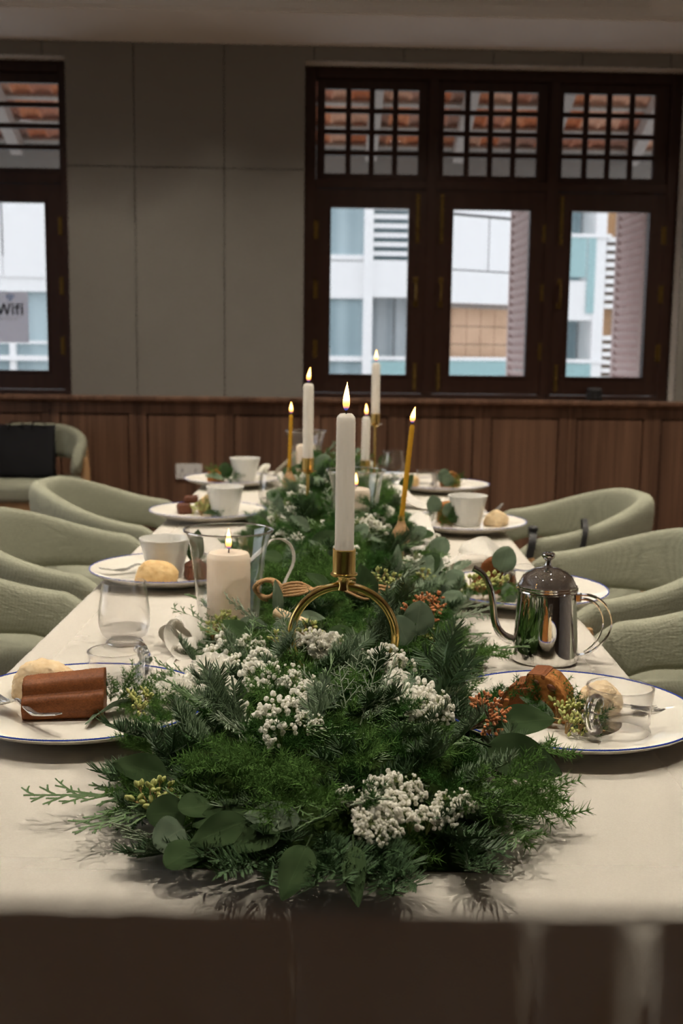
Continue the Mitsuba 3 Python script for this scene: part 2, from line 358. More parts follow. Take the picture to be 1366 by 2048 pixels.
# ------------------------------------------------------------------ outside
diffuse_def('white_render', (0.83, 0.83, 0.83))
diffuse_def('grey_render', (0.42, 0.43, 0.42)); diffuse_def('pale_paving', (0.60, 0.58, 0.56))
diffuse_def('tile_tan', P(lambda p, n, uv: mix((0.50, 0.33, 0.22), (0.62, 0.42, 0.29), noise(p.x * 4, p.y * 4, p.z * 4))))
mat_def('facade_glass', P(lambda p, n, uv: mix((0.17, 0.25, 0.28), (0.42, 0.52, 0.55), dr.clip(0.5 * noise(p.x * 7 + p.y * 5, 0.0, 0.2) + 0.6 * noise(p.x * 1.2, p.y * 1.2, p.z * 0.9), 0, 1))), 0.12, 0.5)
mat_def('teal_glass', (0.30, 0.47, 0.48), 0.12, 0.5)
diffuse_def('slat_tan', (0.58, 0.36, 0.20))
diffuse_def('curtain', P(lambda p, n, uv: mix((0.36, 0.41, 0.44), (0.66, 0.70, 0.72), noise(p.x * 14, p.y * 14, 0.0))))
diffuse_def('shutter_paint', (0.72, 0.60, 0.59))
diffuse_def('rafter_paint', (0.46, 0.43, 0.41))
TILES = []
for i, c in enumerate([(0.62, 0.20, 0.09), (0.68, 0.27, 0.14), (0.54, 0.23, 0.15), (0.74, 0.42, 0.29), (0.46, 0.25, 0.19)]):
    diffuse_def(f'terracotta_{"abcde"[i]}', c); TILES.append(f'terracotta_{"abcde"[i]}')
struct('ground', 'pale paved ground far below the windows', ply(room(box(-60, 60, 6.4, 90, -3.6, -3.5)), 'pale_paving'))

def facade(label, origin, ang):
    k = thing('apartment_building', label, 'building')
    M = mat(origin, rz=ang)
    def add(name, a, b, z0, z1, d0, d1, m, lab=None):        # a..b along the front, depth d0..d1 behind the front plane
        return part(k, name, ply(room(xf(box(a, b, d0, d1, z0, z1), M)), m), lab)
    return k, add
# bay straight across: white tower with curtain wall
k, add = facade('white apartment block with curtain glazing and louvred balconies seen through the left casement', (0, 16, 0), 0.0)
add('body', -9, 1.15, -3.5, 9, .7, 6, 'white_render')
add('slab', -9, 2.0, 1.87, 2.34, -.02, 1.2, 'white_render'); add('slab', -9, 0.80, 4.75, 5.2, -.02, 1.2, 'white_render'); add('slab', -9, 2.0, -1.0, -.6, -.02, 1.2, 'white_render')
add('column', .815, .94, -3.5, 9, -.10, .3, 'white_render')
for z0, z1 in ((-.6, .98), (1.04, 1.83), (1.91, 2.36), (2.42, 4.75)):
    add('window', -.42, .815, z0, z1, .05, .12, 'facade_glass')
for z in (1.01, 1.87, 2.39):
    add('rail', -.42, .815, z - .035, z + .035, -.03, .06, 'white_render')
for a in (-.44, .16):
    add('glazing_bar', a - .025, a + .025, -.6, 4.75, -.03, .06, 'white_render')
for i in range(22):
    z = 2.42 + i * .124
    add('louvre_slat', .94, 2.0, z, z + .060, -.03, .03, 'white_render')
add('louvre_backing', .94, 1.80, 2.34, 5.2, .5, .6, 'facade_glass')
add('spandrel', .94, 2.0, 1.86, 2.36, -.05, .2, 'white_render')
for a, b in ((.96, 1.28), (1.30, 1.60), (1.62, 1.80)):
    add('curtain', a, b, -.6, 1.87, .55, .60, 'curtain')
add('balcony_glass', .94, 2.0, .30, .98, -.02, .0, 'teal_glass'); add('rail', .94, 2.0, 1.0, 1.05, -.03, .02, 'white_render')
add('balcony_slab', .94, 2.0, .55, .80, -.06, -.02, 'white_render')
# left end of the same block, seen through the window with the sign
add('spandrel', -4.09, -.42, 2.06, 4.75, -.05, .2, 'white_render'); add('spandrel', -9, -4.12, 2.06, 4.75, -.05, .2, 'white_render')
add('soffit', -9, -.42, 1.94, 2.06, .0, .2, 'grey_render')
for a, b in ((-9, -4.6), (-4.5, -4.06), (-3.98, -3.42), (-3.34, -2.4), (-2.3, -.5)):
    add('window', a, b, -.6, 1.9, .1, .16, 'facade_glass')
for a in (-4.55, -4.02, -3.38, -2.35, -.46):
    add('glazing_bar', a - .04, a + .04, -.6, 1.94, .0, .1, 'white_render')
add('rail', -9, -.42, .93, 1.0, -.04, .04, 'white_render'); add('rail', -9, -.42, 1.16, 1.20, -.0, .04, 'white_render')
# bay turned away: white panels over tan tiles
k, add = facade('white panelled building wing over a tan tiled wall seen through the middle casement', (1.95, 15.95, 0), math.radians(30))
add('body', .0, 2.0, -3.5, 9, .30, 1.4, 'white_render')
for a, b in ((.0, .725), (.755, 1.45), (1.48, 2.0)):
    add('wall_panel', a, b, 2.26, 2.98, .0, .3, 'white_render')
add('spandrel', .0, 2.0, 1.80, 2.24, -.01, .3, 'white_render'); add('spandrel', .0, 2.0, 3.02, 9, -.01, .3, 'white_render')
nx, nz = 7, 9
for i in range(nx):
    for j in range(nz):
        a, z = .02 + i * .255, -.55 + j * .255
        add('wall_tile', a, a + .245, z, z + .245, .18, .3, 'tile_tan')
add('balcony_glass', .0, 2.0, .2, 1.00, .02, .05, 'teal_glass'); add('rail', .0, 2.0, 1.0, 1.05, .0, .06, 'white_render')
# farther block
k, add = facade('farther white apartment block with glass balconies seen through the right casement', (0, 26, 0), math.radians(2))
D = -.2
add('body', 4.3, 14, -3.5, 12, 1.6, 8, 'white_render')
add('slab', 4.3, 6.75, 1.84, 2.72, -.1, 1.6, 'white_render'); add('slab', 4.3, 6.75, 4.95, 5.8, -.1, 1.6, 'white_render'); add('slab', 4.3, 6.75, -1.2, -.3, -.1, 1.6, 'white_render')
add('wall_panel', 6.55, 6.80, -3.5, 12, -.12, 1.6, 'white_render')
for i, (a, b) in enumerate(((4.3, 5.4), (5.46, 5.98), (6.04, 6.5))):
    add('window', a, b, 2.72, 4.95, 1.0, 1.06, 'facade_glass'); add('window', a, b, -.3, 1.84, 1.0, 1.06, 'facade_glass')
add('glazing_bar', 5.98, 6.04, -.3, 1.84, .95, 1.05, 'white_render'); add('glazing_bar', 5.98, 6.04, 2.72, 4.95, .95, 1.05, 'white_render')
add('balcony_glass', 4.3, 6.35, 2.80, 3.68, -.14, -.12, 'teal_glass'); add('balcony_glass', 6.38, 6.56, 2.0, 3.68, -.14, -.12, 'teal_glass'); add('balcony_glass', 4.3, 6.55, -.2, .86, -.14, -.12, 'teal_glass')
add('rail', 4.3, 6.9, 3.68, 3.76, -.17, -.1, 'white_render'); add('rail', 4.3, 6.9, .88, .96, -.17, -.1, 'white_render')
for i in range(9):
    z = 2.12 + i * .185
    add('sunshade_slat', 6.82, 7.1, z, z + .10, -.1, .3, 'white_render'); add('sunshade_slat', 6.82, 7.1, z - 2.2, z - 2.1, -.1, .3, 'white_render')
add('timber_wall', 6.80, 7.12, -3.5, 12, .31, 1.6, 'slat_tan')
add('wall_panel', 7.12, 14, -3.5, 12, -.1, 1.6, 'white_render')

# louvred shutters opened square to the wall
def shutter(uh, label):
    k = thing('shutter', label, 'shutter')
    z0, z1, w = 0.96, 2.02, .62
    v0 = 6.325
    M = axes((uh, v0, 0), (0, 1, 0), (-1, 0, 0), (0, 0, 1))      # local x runs outward, y towards the camera side
    def add(name, m): part(k, name, ply(room(xf(m, M)), 'shutter_paint'))
    add('stile', box(0, .052, -.017, .017, z0, z1, .003)); add('stile', box(w - .052, w, -.017, .017, z0, z1, .003))
    add('rail', box(.052, w - .052, -.015, .015, z0, z0 + .05, .003)); add('rail', box(.052, w - .052, -.015, .015, z1 - .05, z1, .003))
    n = 21
    for i in range(n):
        z = z0 + .068 + i * (z1 - z0 - .136) / (n - 1)
        add('slat', xf(box(.050, w - .050, -.029, .029, -.005, .005, .003), mat((0, 0, z), rx=math.radians(50))))
shutter(1.262, 'pinkish louvred shutter standing open beyond the middle casement')
shutter(1.900, 'pinkish louvred shutter standing open beyond the right casement')

# tiled eave above the windows, seen from below
ev = thing('tiled_eave', 'overhanging eave of orange clay tiles on grey rafters above the windows', 'roof')
zt = lambda v: 2.43 + 0.45 * (7.5 - v)
sl = math.atan(0.45)
part(ev, 'gutter_board', ply(room(box(-3.5, 3.6, 7.50, 7.56, 2.20, 2.425, .004)), 'grey_render'))
for i in range(-7, 7):
    u = .43 + .555 * i
    part(ev, 'rafter', ply(room(xf(box(-.036, .036, -.72, .64, -.115, -.018, .003), mat((u, 6.9, zt(6.9)), rx=-sl))), 'rafter_paint'))
for v in (6.42, 6.64, 6.86, 7.08, 7.30, 7.48):
    part(ev, 'batten', ply(room(xf(box(-3.5, 3.6, -.016, .016, -.018, .0), mat((0, v, zt(v)), rx=-sl))), 'rafter_paint'))
a = np.linspace(0, np.pi, 7)
arc = np.stack([np.cos(a), np.sin(a)], 1)
prof = np.vstack([arc * [.062, .030], arc[::-1] * [.050, .018]])
tmesh = xf(extrude(prof, .27), axes((0, -.135, 0), (1, 0, 0), (0, 0, 1), (0, -1, 0)))
tmesh.vertices[:, 1] += .27
tdict = [ply(tmesh, t) for t in TILES]
r2 = np.random.default_rng(3)
for j, v in enumerate((6.64, 6.86, 7.08, 7.30, 7.50)):
    for i in range(46):
        u = -2.6 + i * .118
        M = RM @ mat((u, v - .08, zt(v) + .036 + r2.uniform(-.003, .003)), rz=r2.uniform(-.02, .02), rx=-sl + .06)
        part(ev, 'tile', moved(tdict[r2.integers(0, 5)], M))
part(ev, 'roof_boarding', ply(room(xf(box(-3.5, 3.6, -.80, .66, .085, .10), mat((0, 6.9, zt(6.9)), rx=-sl))), 'rafter_paint'))
# ------------------------------------------------------------------ table and cloth
TZ, TX, TY0, TY1 = 0.75, 0.41, 0.817, 3.85
tb = thing('dining_table', 'long dining table hidden under the pale tablecloth', 'table')
part(tb, 'tabletop', ply(box(-TX + .006, TX - .006, TY0 + .008, TY1 - .008, .715, .745, .004), 'oak'))
for x in (-TX + .06, TX - .12):
    for y in (TY0 + .10, (TY0 + TY1) / 2, TY1 - .16):
        part(tb, 'leg', ply(box(x, x + .06, y, y + .06, 0, .714, .004), 'oak'))
def cloth_mesh():
    R = .015
    nx, ny = 150, 520
    xs = np.linspace(-TX + R + .035, TX - R - .035, nx); ys = np.linspace(TY0 + R + .035, TY1 - R - .035, ny)
    X, Y = np.meshgrid(xs, ys, indexing='ij')
    Q = np.stack([X * 7, Y * 26, 0 * X], -1)
    ridg = 1 - np.abs(2 * meshkit.fbm(np.stack([X * 3 + .6 * Y, Y * 13 + X * 2, 0 * X + 3], -1), 3, 5) - 1)
    side = np.clip((np.abs(X) - .13) / .2, 0, 1)
    edge = np.clip(np.minimum.reduce([X - xs[0], xs[-1] - X, Y - ys[0], ys[-1] - Y]) / .05, 0, 1)
    Z = TZ + edge * (.0042 * np.clip((Y - .98) / .15, 0, 1) * side * (ridg ** 6) + .0006 * (meshkit.fbm(Q, 3, 2) - .5))
    # pressed fold along the cloth
    Z += edge * .0010 * np.exp(-((X + .012) / .004) ** 2)
    top = trimesh.Trimesh(np.stack([X, Y, Z], -1).reshape(-1, 3), grid_faces(nx, ny), process=False)
    # skirt: around the rectangle with rounded corners
    pts, nrm = [], []
    cr = .03
    def line(a, b, n, nn):
        for t in np.linspace(0, 1, n, endpoint=False): pts.append(np.array(a) * (1 - t) + np.array(b) * t); nrm.append(nn)
    def arc_(c, a0):
        for t in np.linspace(0, 1, 14, endpoint=False):
            a = a0 + t * np.pi / 2; nrm.append((math.cos(a), math.sin(a))); pts.append(np.array(c) + (cr - 0) * np.array([math.cos(a), math.sin(a)]))
    line((-TX + cr, TY0), (TX - cr, TY0), 330, (0, -1)); arc_((TX - cr, TY0 + cr), -np.pi / 2)
    line((TX, TY0 + cr), (TX, TY1 - cr), 420, (1, 0)); arc_((TX - cr, TY1 - cr), 0)
    line((TX - cr, TY1), (-TX + cr, TY1), 160, (0, 1)); arc_((-TX + cr, TY1 - cr), np.pi / 2)
    line((-TX, TY1 - cr), (-TX, TY0 + cr), 420, (-1, 0)); arc_((-TX + cr, TY0 + cr), np.pi)
    P_, N_ = np.array(pts), np.array(nrm, float)
    s = np.r_[0, np.cumsum(np.linalg.norm(np.diff(P_, axis=0), axis=1))]
    per = s[-1] + np.linalg.norm(P_[0] - P_[-1])
    drops = np.r_[np.zeros(1), np.linspace(.006, .05, 9), np.linspace(.06, .36, 26)]
    rows = []
    corner = np.exp(-np.minimum.reduce([np.abs(s - c) for c in (2 * TX - .03, 2 * TX + (TY1 - TY0) - .06, 4 * TX + TY1 - TY0 - .1, per - .02)]) ** 2 / .06 ** 2)
    nz = meshkit.fbm(np.stack([P_[:, 0] * 24, P_[:, 1] * 24, 0 * s], -1), 3, 8) - .5
    rr = R * (1.0 + .30 * nz)
    front = (N_[:, 1] < -.99)
    for a in (.055, .03, .012):
        rows.append(np.c_[P_ - N_ * (R + a), np.full(len(s), TZ)])
    for a in np.linspace(0, np.pi / 2, 9):                    # the rounded edge
        rows.append(np.c_[P_ - N_ * (R - rr * math.sin(a) * 1.0 + (rr - R) * 0)[:, None] * 1.0, np.full(len(s), TZ) - rr * (1 - math.cos(a))])
    wav = np.sin(s * 17 + 3 * nz) * .5 + np.sin(s * 41 + 1.3) * .3 + nz
    for d in drops[1:]:
        out = (rr - R) + .030 * d * 3 * wav * np.clip(d / .25, 0, 1) ** 1.2 + .05 * corner * np.clip(d / .3, 0, 1) - .0 * d
        x = P_[:, 0]
        out = out + front * (.0022 * np.exp(-((x + .004) / .0035) ** 2) * min(1, d / .03)
                             + (.014 * np.exp(-((x - .262 - .02 * d) / .014) ** 2) + .005 * np.exp(-((x - .178) / .010) ** 2) - .006 * np.exp(-((x - .300) / .02) ** 2)) * min(1, d / .06) ** .7)
        rows.append(np.c_[P_ + N_ * out[:, None], TZ - rr - d])
    v = np.stack(rows, 0)
    f = grid_faces(len(rows), len(s), closed_v=True)[:, ::-1]
    sk = trimesh.Trimesh(v.reshape(-1, 3), f, process=False)
    return cat([top, sk])
cl = solo('tablecloth', 'cream linen tablecloth draped over the long table', 'tablecloth', ply(cloth_mesh(), 'linen', True))

# ------------------------------------------------------------------ chairs
def band_mesh():
    n, k = 84, 20
    t = np.linspace(-1, 1, n)
    pth = []
    L1_, rx, ry = .17, .255, .235
    arc_l = math.pi * (rx + ry) / 2; tot = 2 * L1_ + arc_l
    for q in t:
        d = (q + 1) / 2 * tot
        if d < L1_: pth.append((rx + .012 * (1 - d / L1_), .19 - d, ))
        elif d > tot - L1_: pth.append((-rx - .012 * (1 - (tot - d) / L1_), .19 - (tot - d)))
        else:
            a = (d - L1_) / arc_l * math.pi
            pth.append((rx * math.cos(a), .02 - ry * math.sin(a)))
    p = np.array(pth)
    tg = np.gradient(p, axis=0); tg /= np.linalg.norm(tg, axis=1, keepdims=True)
    nn = np.stack([tg[:, 1], -tg[:, 0]], 1) * -1                # outward
    if (nn[n // 2] @ np.array([0, -1.])) < 0: nn = -nn
    b = np.abs(t)
    sm = lambda x: x * x * (3 - 2 * x)
    top = .775 - .090 * sm(np.clip((b - .15) / .75, 0, 1)) - .045 * sm(np.clip((b - .84) / .16, 0, 1))
    bot = .612 - .010 * b - .045 * sm(np.clip((b - .72) / .28, 0, 1))
    thk = .062 - .010 * b
    ang = np.arange(k) / k * 2 * np.pi
    ex = 2 / 3.2
    cx, cz = np.sign(np.cos(ang)) * np.abs(np.cos(ang)) ** ex, np.sign(np.sin(ang)) * np.abs(np.sin(ang)) ** ex
    rows = []
    for i in range(n):
        e = min(1.0, math.sqrt(max(0, 1 - max(0, (b[i] - .965) / .0352) ** 2)) * .85 + .15)
        h, m = (top[i] - bot[i]) / 2, (top[i] + bot[i]) / 2
        off = cx * thk[i] / 2 * e + (cz * h) * .10
        xy = p[i] + nn[i] * off[:, None]
        rows.append(np.c_[xy, m + cz * h * e])
    v = np.stack(rows, 0).reshape(-1, 3)
    f = grid_faces(n, k, closed_v=True)
    e0 = np.arange(k)
    v = np.vstack([v, rows[0].mean(0), rows[-1].mean(0)])
    f = np.vstack([f, np.stack([e0, (e0 + 1) % k, e0 * 0 + n * k], 1), np.stack([(n - 1) * k + (e0 + 1) % k, (n - 1) * k + e0, e0 * 0 + n * k + 1], 1)])
    m = trimesh.Trimesh(v, f, process=False)
    trimesh.repair.fix_normals(m)
    return m
def rounded_slab(w, d, z0, z1, r, corner=.10, n=10):
    q = sg.box(-w / 2 + corner, -d / 2 + corner, w / 2 - corner, d / 2 - corner).buffer(corner, 8)
    outs = []
    for a in np.linspace(-np.pi / 2, np.pi / 2, n):
        outs.append((q.buffer(-r + r * math.cos(a), 8), (z0 + r if a < 0 else z1 - r) + r * math.sin(a)))
    rows = []
    for g, z in outs:
        c = np.array(g.exterior.coords); L = np.r_[0, np.cumsum(np.linalg.norm(np.diff(c, axis=0), axis=1))]
        tt = np.linspace(0, L[-1], 80, endpoint=False)
        rows.append(np.c_[np.interp(tt, L, c[:, 0]), np.interp(tt, L, c[:, 1]), np.full(80, z)])
    v = np.stack(rows).reshape(-1, 3)
    f = grid_faces(n, 80, closed_v=True); e = np.arange(80)
    v = np.vstack([v, rows[0].mean(0), rows[-1].mean(0)])
    f = np.vstack([f, np.stack([(e + 1) % 80, e, e * 0 + n * 80], 1), np.stack([(n - 1) * 80 + e, (n - 1) * 80 + (e + 1) % 80, e * 0 + n * 80 + 1], 1)])
    m = trimesh.Trimesh(v, f, process=False); trimesh.repair.fix_normals(m)
    return m
chair_parts = {'back_band': ply(band_mesh(), 'sage_fabric', True), 'seat': ply(rounded_slab(.485, .47, .430, .515, .03), 'sage_fabric', True)}
rails = []
for x in (-.205, .205): rails.append(box(x - .014, x + .014, -.19, .19, .380, .431, .003))
for y in (-.19, .19): rails.append(box(-.205, .205, y - .014, y + .014, .380, .431, .003))
chair_parts['seat_rail'] = ply(cat(rails), 'oak')
def leg_mesh(x, y, top, lean):
    p = np.array([(x + lean[0], y + lean[1], 0), (x + lean[0] * .45, y + lean[1] * .45, .34), (x, y, top - .012), (x, y, top)])
    return tube(spline(p, 14), np.r_[np.linspace(.014, .021, 5), np.full(7, .021), .019, .010], 14)
legs = [(.303, .135, .640, (.0, .03)), (-.303, .135, .640, (.0, .03)), (.235, -.185, .690, (.0, -.05)), (-.235, -.185, .690, (.0, -.05))]
leg_d = [ply(leg_mesh(*a), 'oak', 40) for a in legs]
def chair(label, x, y, rz, group=None):
    k = thing('tub_chair', label, 'chair', group)
    M = mat((x, y, 0), rz=rz)
    for nme, s in chair_parts.items(): part(k, nme, moved(s, M), 'wooden seat rail' if nme == 'seat_rail' else None)
    for s in leg_d: part(k, 'leg', moved(s, M), 'light wooden leg')
    return k
Q = math.pi / 2
g = 'sage chairs along the table'
chair('sage green tub chair third from the front on the left side of the table', -.635, 3.30, -Q + .03, g)
chair('sage green tub chair second from the front on the left side of the table', -.64, 2.63, -Q, g)
chair('sage green tub chair nearest the camera on the left side of the table', -.63, 1.93, -Q, g)
chair('sage green tub chair with a black strap over its arm, right of the table', .645, 3.18, Q, g)
chair('sage green tub chair behind the coffee pot, second on the right side', .635, 2.44, Q, g)
chair('sage green tub chair nearest the camera on the right side of the table', .64, 1.74, Q, g)
chair('sage green tub chair standing against the wainscot with a black bag on it', -1.50, 5.47, math.pi + .03)

# black tote bag on the wall chair
bm = trimesh.creation.box(extents=(.275, .085, .25)).subdivide().subdivide().subdivide()
v = bm.vertices.copy()
v[:, 1] *= 1 - .75 * np.clip((v[:, 2] + .05) / .16, 0, 1)
v += (meshkit.fbm(v * 14, 3, 4)[:, None] - .5) * np.array([.012, .02, .014])
bm.vertices = v
bg = thing('tote_bag', 'black fabric tote bag leaning on the chair by the wall', 'bag')
Mb = mat((-1.535, 5.575, .648), rx=math.radians(-9), rz=.03)
part(bg, 'body', ply(xf(bm, Mb), 'black_cloth', True))
for dx in (-.05, .06):
    p = spline([(dx - .035, -.01, .10), (dx - .03, -.012, .130), (dx, -.013, .140), (dx + .03, -.012, .130), (dx + .035, -.01, .10)], 16)
    part(bg, 'handle', ply(xf(strip(p, .022, (0, 1, 0), .003), Mb), 'black_cloth'))
# black strap over the arm of the far right chair
st = thing('black_strap', 'thin black strap looped over the arm of the chair on the right', 'strap')
def strap(x):
    y0 = 3.18 - .262
    return spline([(x + .012, y0 + .055, .60), (x + .008, y0 + .046, .66), (x + .003, y0 + .036, .6815 + .06 * (x - .5)), (x, y0 + .005, .687 + .06 * (x - .5)), (x - .006, y0 - .036, .672), (x - .016, y0 - .046, .62), (x - .028, y0 - .050, .565)], 24)
part(st, 'loop', ply(strip(strap(.520) + [0, 0, .016], .020, (1, .1, 0), .003), 'black_plastic'))
part(st, 'loop', ply(strip(strap(.655) + [0, 0.004, .036], .014, (1, .1, 0), .003), 'black_plastic'))
part(st, 'buckle', ply(box(.508, .532, 2.905, 2.93, .703, .716, .003), 'black_plastic'))
# ------------------------------------------------------------------ leaves, sprigs and flowers: one of each, placed many times further down
def leaf_mat(name, color, trans=0.35, rough=0.5):
    scene[name] = {'type': 'principledthin', 'base_color': color if isinstance(color, dict) else rgb(*color), 'roughness': rough, 'diff_trans': trans, 'spec_trans': 0.0, 'eta': 1.4}
for nme, c in (('fern_green', (0.098, 0.190, 0.050)), ('fern_dark', (0.042, 0.105, 0.026))):
    leaf_mat(nme, c, 0.5, 0.55)
for nme, c in (('fir_green', (0.052, 0.100, 0.042)), ('fir_pale', (0.115, 0.170, 0.095)), ('cedar_green', (0.105, 0.180, 0.070)), ('cedar_grey', (0.175, 0.220, 0.145))):
    mat_def(nme, c, 0.5, 0.4)
def f_leaf(a, b):
    def fn(p, n, uv):
        vein = dr.exp(-dr.square((uv.y - 0.5) / 0.018)) + 0.35 * dr.exp(-dr.square((dr.abs(dr.sin((uv.x * 9 + dr.abs(uv.y - 0.5) * 9) * 3.14159))) / 0.10))
        return mix(a, b, dr.clip(0.55 * noise(uv.x * 5 + p.x * 30, uv.y * 5 + p.y * 30, p.z * 20) + 0.35 * vein, 0, 1))
    return P(fn)
leaf_mat('euca_dark', f_leaf((0.028, 0.050, 0.021), (0.058, 0.088, 0.041)), 0.12, 0.42)
leaf_mat('euca_grey', f_leaf((0.095, 0.135, 0.090), (0.172, 0.215, 0.146)), 0.18, 0.48)
leaf_mat('petal_white', (0.92, 0.91, 0.86), 0.8, 0.6)
leaf_mat('floret_white', (0.93, 0.92, 0.86), 0.9, 0.7)
mat_def('stem_green', (0.17, 0.22, 0.075), 0.6, 0.3)
mat_def('stem_tan', (0.36, 0.235, 0.10), 0.6, 0.3)
mat_def('stem_brown', (0.10, 0.060, 0.030), 0.7, 0.3)
mat_def('seed_green', (0.40, 0.42, 0.145), 0.55, 0.35)
mat_def('berry_rust', (0.44, 0.165, 0.060), 0.5, 0.4)
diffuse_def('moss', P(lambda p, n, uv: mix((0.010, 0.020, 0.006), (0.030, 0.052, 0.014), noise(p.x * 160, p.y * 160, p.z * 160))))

def group(name, **shapes):
    scene[name] = {'type': 'shapegroup', **shapes}
def inst(name, M):
    return {'type': 'instance', 'group': {'type': 'ref', 'id': name}, 'to_world': tw(M)}
def needles(base, direc, length, width, side, bend=0.0, nseg=1, bendv=None):
    """many thin needles at once: base (n,3), unit direc, lengths, widths; a needle is a three-sided spike"""
    n = len(base)
    b = np.cross(direc, side)
    w = np.broadcast_to(width, (n,))[:, None]; L = np.broadcast_to(length, (n,))[:, None]
    bv = np.broadcast_to(np.array([0, 0, 1.0]) if bendv is None else bendv, (n, 3))
    rings = []
    ts = np.linspace(0, 1, nseg + 1)[:-1]
    for t in ts:
        c = base + direc * L * t + bv * (bend * t * t) * L
        ww = w * (1.0 if nseg == 1 else (0.75 + .5 * t if t < .5 else 1.0 - .35 * (t - .5)))
        for q in range(3):
            a = q * 2 * np.pi / 3
            rings.append(c + (math.cos(a) * side + math.sin(a) * b * .55) * ww / 2)
    tip = base + direc * L + bv * bend * L
    V = np.concatenate([np.stack(rings, 1), tip[:, None]], 1)     # n, 3*nseg+1, 3
    F = []
    for s in range(nseg - 1):
        for q in range(3):
            a0, a1 = s * 3 + q, s * 3 + (q + 1) % 3
            F += [[a0, a1, a1 + 3], [a0, a1 + 3, a0 + 3]]
    o = (nseg - 1) * 3
    for q in range(3): F.append([o + q, o + (q + 1) % 3, 3 * nseg])
    F = np.array(F); k = 3 * nseg + 1
    f = (F[None] + (np.arange(n) * k)[:, None, None]).reshape(-1, 3)
    return trimesh.Trimesh(V.reshape(-1, 3), f, process=False)
def unit(v): return v / (np.linalg.norm(v, axis=-1, keepdims=True) + 1e-12)
def fern_mesh(seed, L=.065, dense=1.0):
    r = np.random.default_rng(seed)
    t = np.linspace(0, 1, 12)
    st = np.stack([L * t, .008 * np.sin(t * 2 + r.uniform(0, 6)) * t, .006 * t * (1 - t) * 4 - .007 * t * t], 1)
    br = [(st, np.linspace(.0011, .0005, 12))]
    nb = 9
    for i in range(nb):
        q = .10 + .88 * i / nb; s = (-1) ** i
        b0 = np.array([np.interp(q, t, st[:, c]) for c in range(3)])
        an = s * r.uniform(.6, 1.1); up = r.uniform(-.15, .65)
        d = unit(np.array([math.cos(an), math.sin(an), up]))
        ln = (.030 * (1 - q) ** .6 + .009) * r.uniform(.7, 1.15)
        u = np.linspace(0, 1, 6)[:, None]
        br.append((b0 + d * ln * u + np.array([.35, 0, -.25]) * ln * u * u * .5, np.full(6, .00045)))
        if ln > .026:
            for e in (-1, 1):
                d2 = unit(d + e * .9 * np.cross(d, [0, 0, 1.0]) + np.array([0, 0, r.uniform(-.1, .4)]))
                b1 = b0 + d * ln * r.uniform(.3, .6)
                br.append((b1 + d2 * ln * .5 * u, np.full(6, .0004)))
    ms, B, D, S = [], [], [], []
    for p, rad in br:
        ms.append(tube(p, rad, 3, cap=False))
        tt, A, Bn = frames(p)
        ll = np.linalg.norm(np.diff(p, axis=0), axis=1).sum()
        n = max(3, int(ll / .0050 * dense))
        for k in range(n):
            q = (k + .6) / n
            c = np.array([np.interp(q * (len(p) - 1), np.arange(len(p)), p[:, j]) for j in range(3)])
            i = min(int(q * (len(p) - 1)), len(p) - 1)
            for a in r.uniform(0, 2 * np.pi) + np.arange(6) * 2 * np.pi / 6 + r.uniform(-.3, .3, 6):
                o = math.cos(a) * A[i] + math.sin(a) * Bn[i]
                B.append(c); D.append(unit(o * r.uniform(.75, 1.0) + tt[i] * r.uniform(.45, .9))); S.append(np.cross(D[-1], o + .01))
    n = len(B)
    ms.append(needles(np.array(B), np.array(D), r.uniform(.0070, .0112, n), .00145, unit(np.array(S)), .12))
    return cat(ms)
def fir_mesh(seed, L=.07, nl=.0140, lat=4, w=.0018, flat=1.0):
    r = np.random.default_rng(seed)
    t = np.linspace(0, 1, 12)
    st = np.stack([L * t, .006 * np.sin(t * 3 + seed), .012 * t * t], 1)
    br = [(st, np.linspace(.0022, .0013, 12))]
    for i in range(lat):
        q = .18 + .55 * i / max(1, lat); s = (-1) ** i
        b0 = np.array([np.interp(q, t, st[:, c]) for c in range(3)])
        an = s * r.uniform(.65, .9); d = np.array([math.cos(an), math.sin(an), r.uniform(0, .15)])
        u = np.linspace(0, 1, 8)[:, None]; ln = .036 * (1 - .5 * q)
        br.append((b0 + unit(d) * ln * u + np.array([.2, 0, .1]) * ln * u * u, np.linspace(.0016, .001, 8)))
    ms, B, D, S, BV = [], [], [], [], []
    for p, rad in br:
        ms.append(tube(p, rad, 5, cap=True))
        tt, A, Bn = frames(p)
        ll = np.linalg.norm(np.diff(p, axis=0), axis=1).sum()
        n = int(ll / .00055)
        for k in range(n):
            q = (k + .5) / n
            c = np.array([np.interp(q * (len(p) - 1), np.arange(len(p)), p[:, j]) for j in range(3)])
            i = min(int(q * (len(p) - 1) + .5), len(p) - 1)
            lat_ = unit(np.cross(tt[i], [0, 0, 1.0])); upv = np.cross(lat_, tt[i])
            s = (-1) ** k; el = r.choice([.12, .55, 1.0], p=[.42, .36, .22]) + r.uniform(-.12, .12)
            o = s * math.cos(el) * lat_ + math.sin(el) * upv
            fw = .38 + 1.0 * max(0, q - .86) / .14
            d = unit(o + tt[i] * fw)
            B.append(c); D.append(d); S.append(np.cross(d, upv + .3 * o)); BV.append(unit(.6 * tt[i] + .5 * upv))
    n = len(B)
    ms.append(needles(np.array(B), np.array(D), nl * r.uniform(.8, 1.1, n), w, unit(np.array(S)), .22, 3, np.array(BV)))
    return cat(ms)
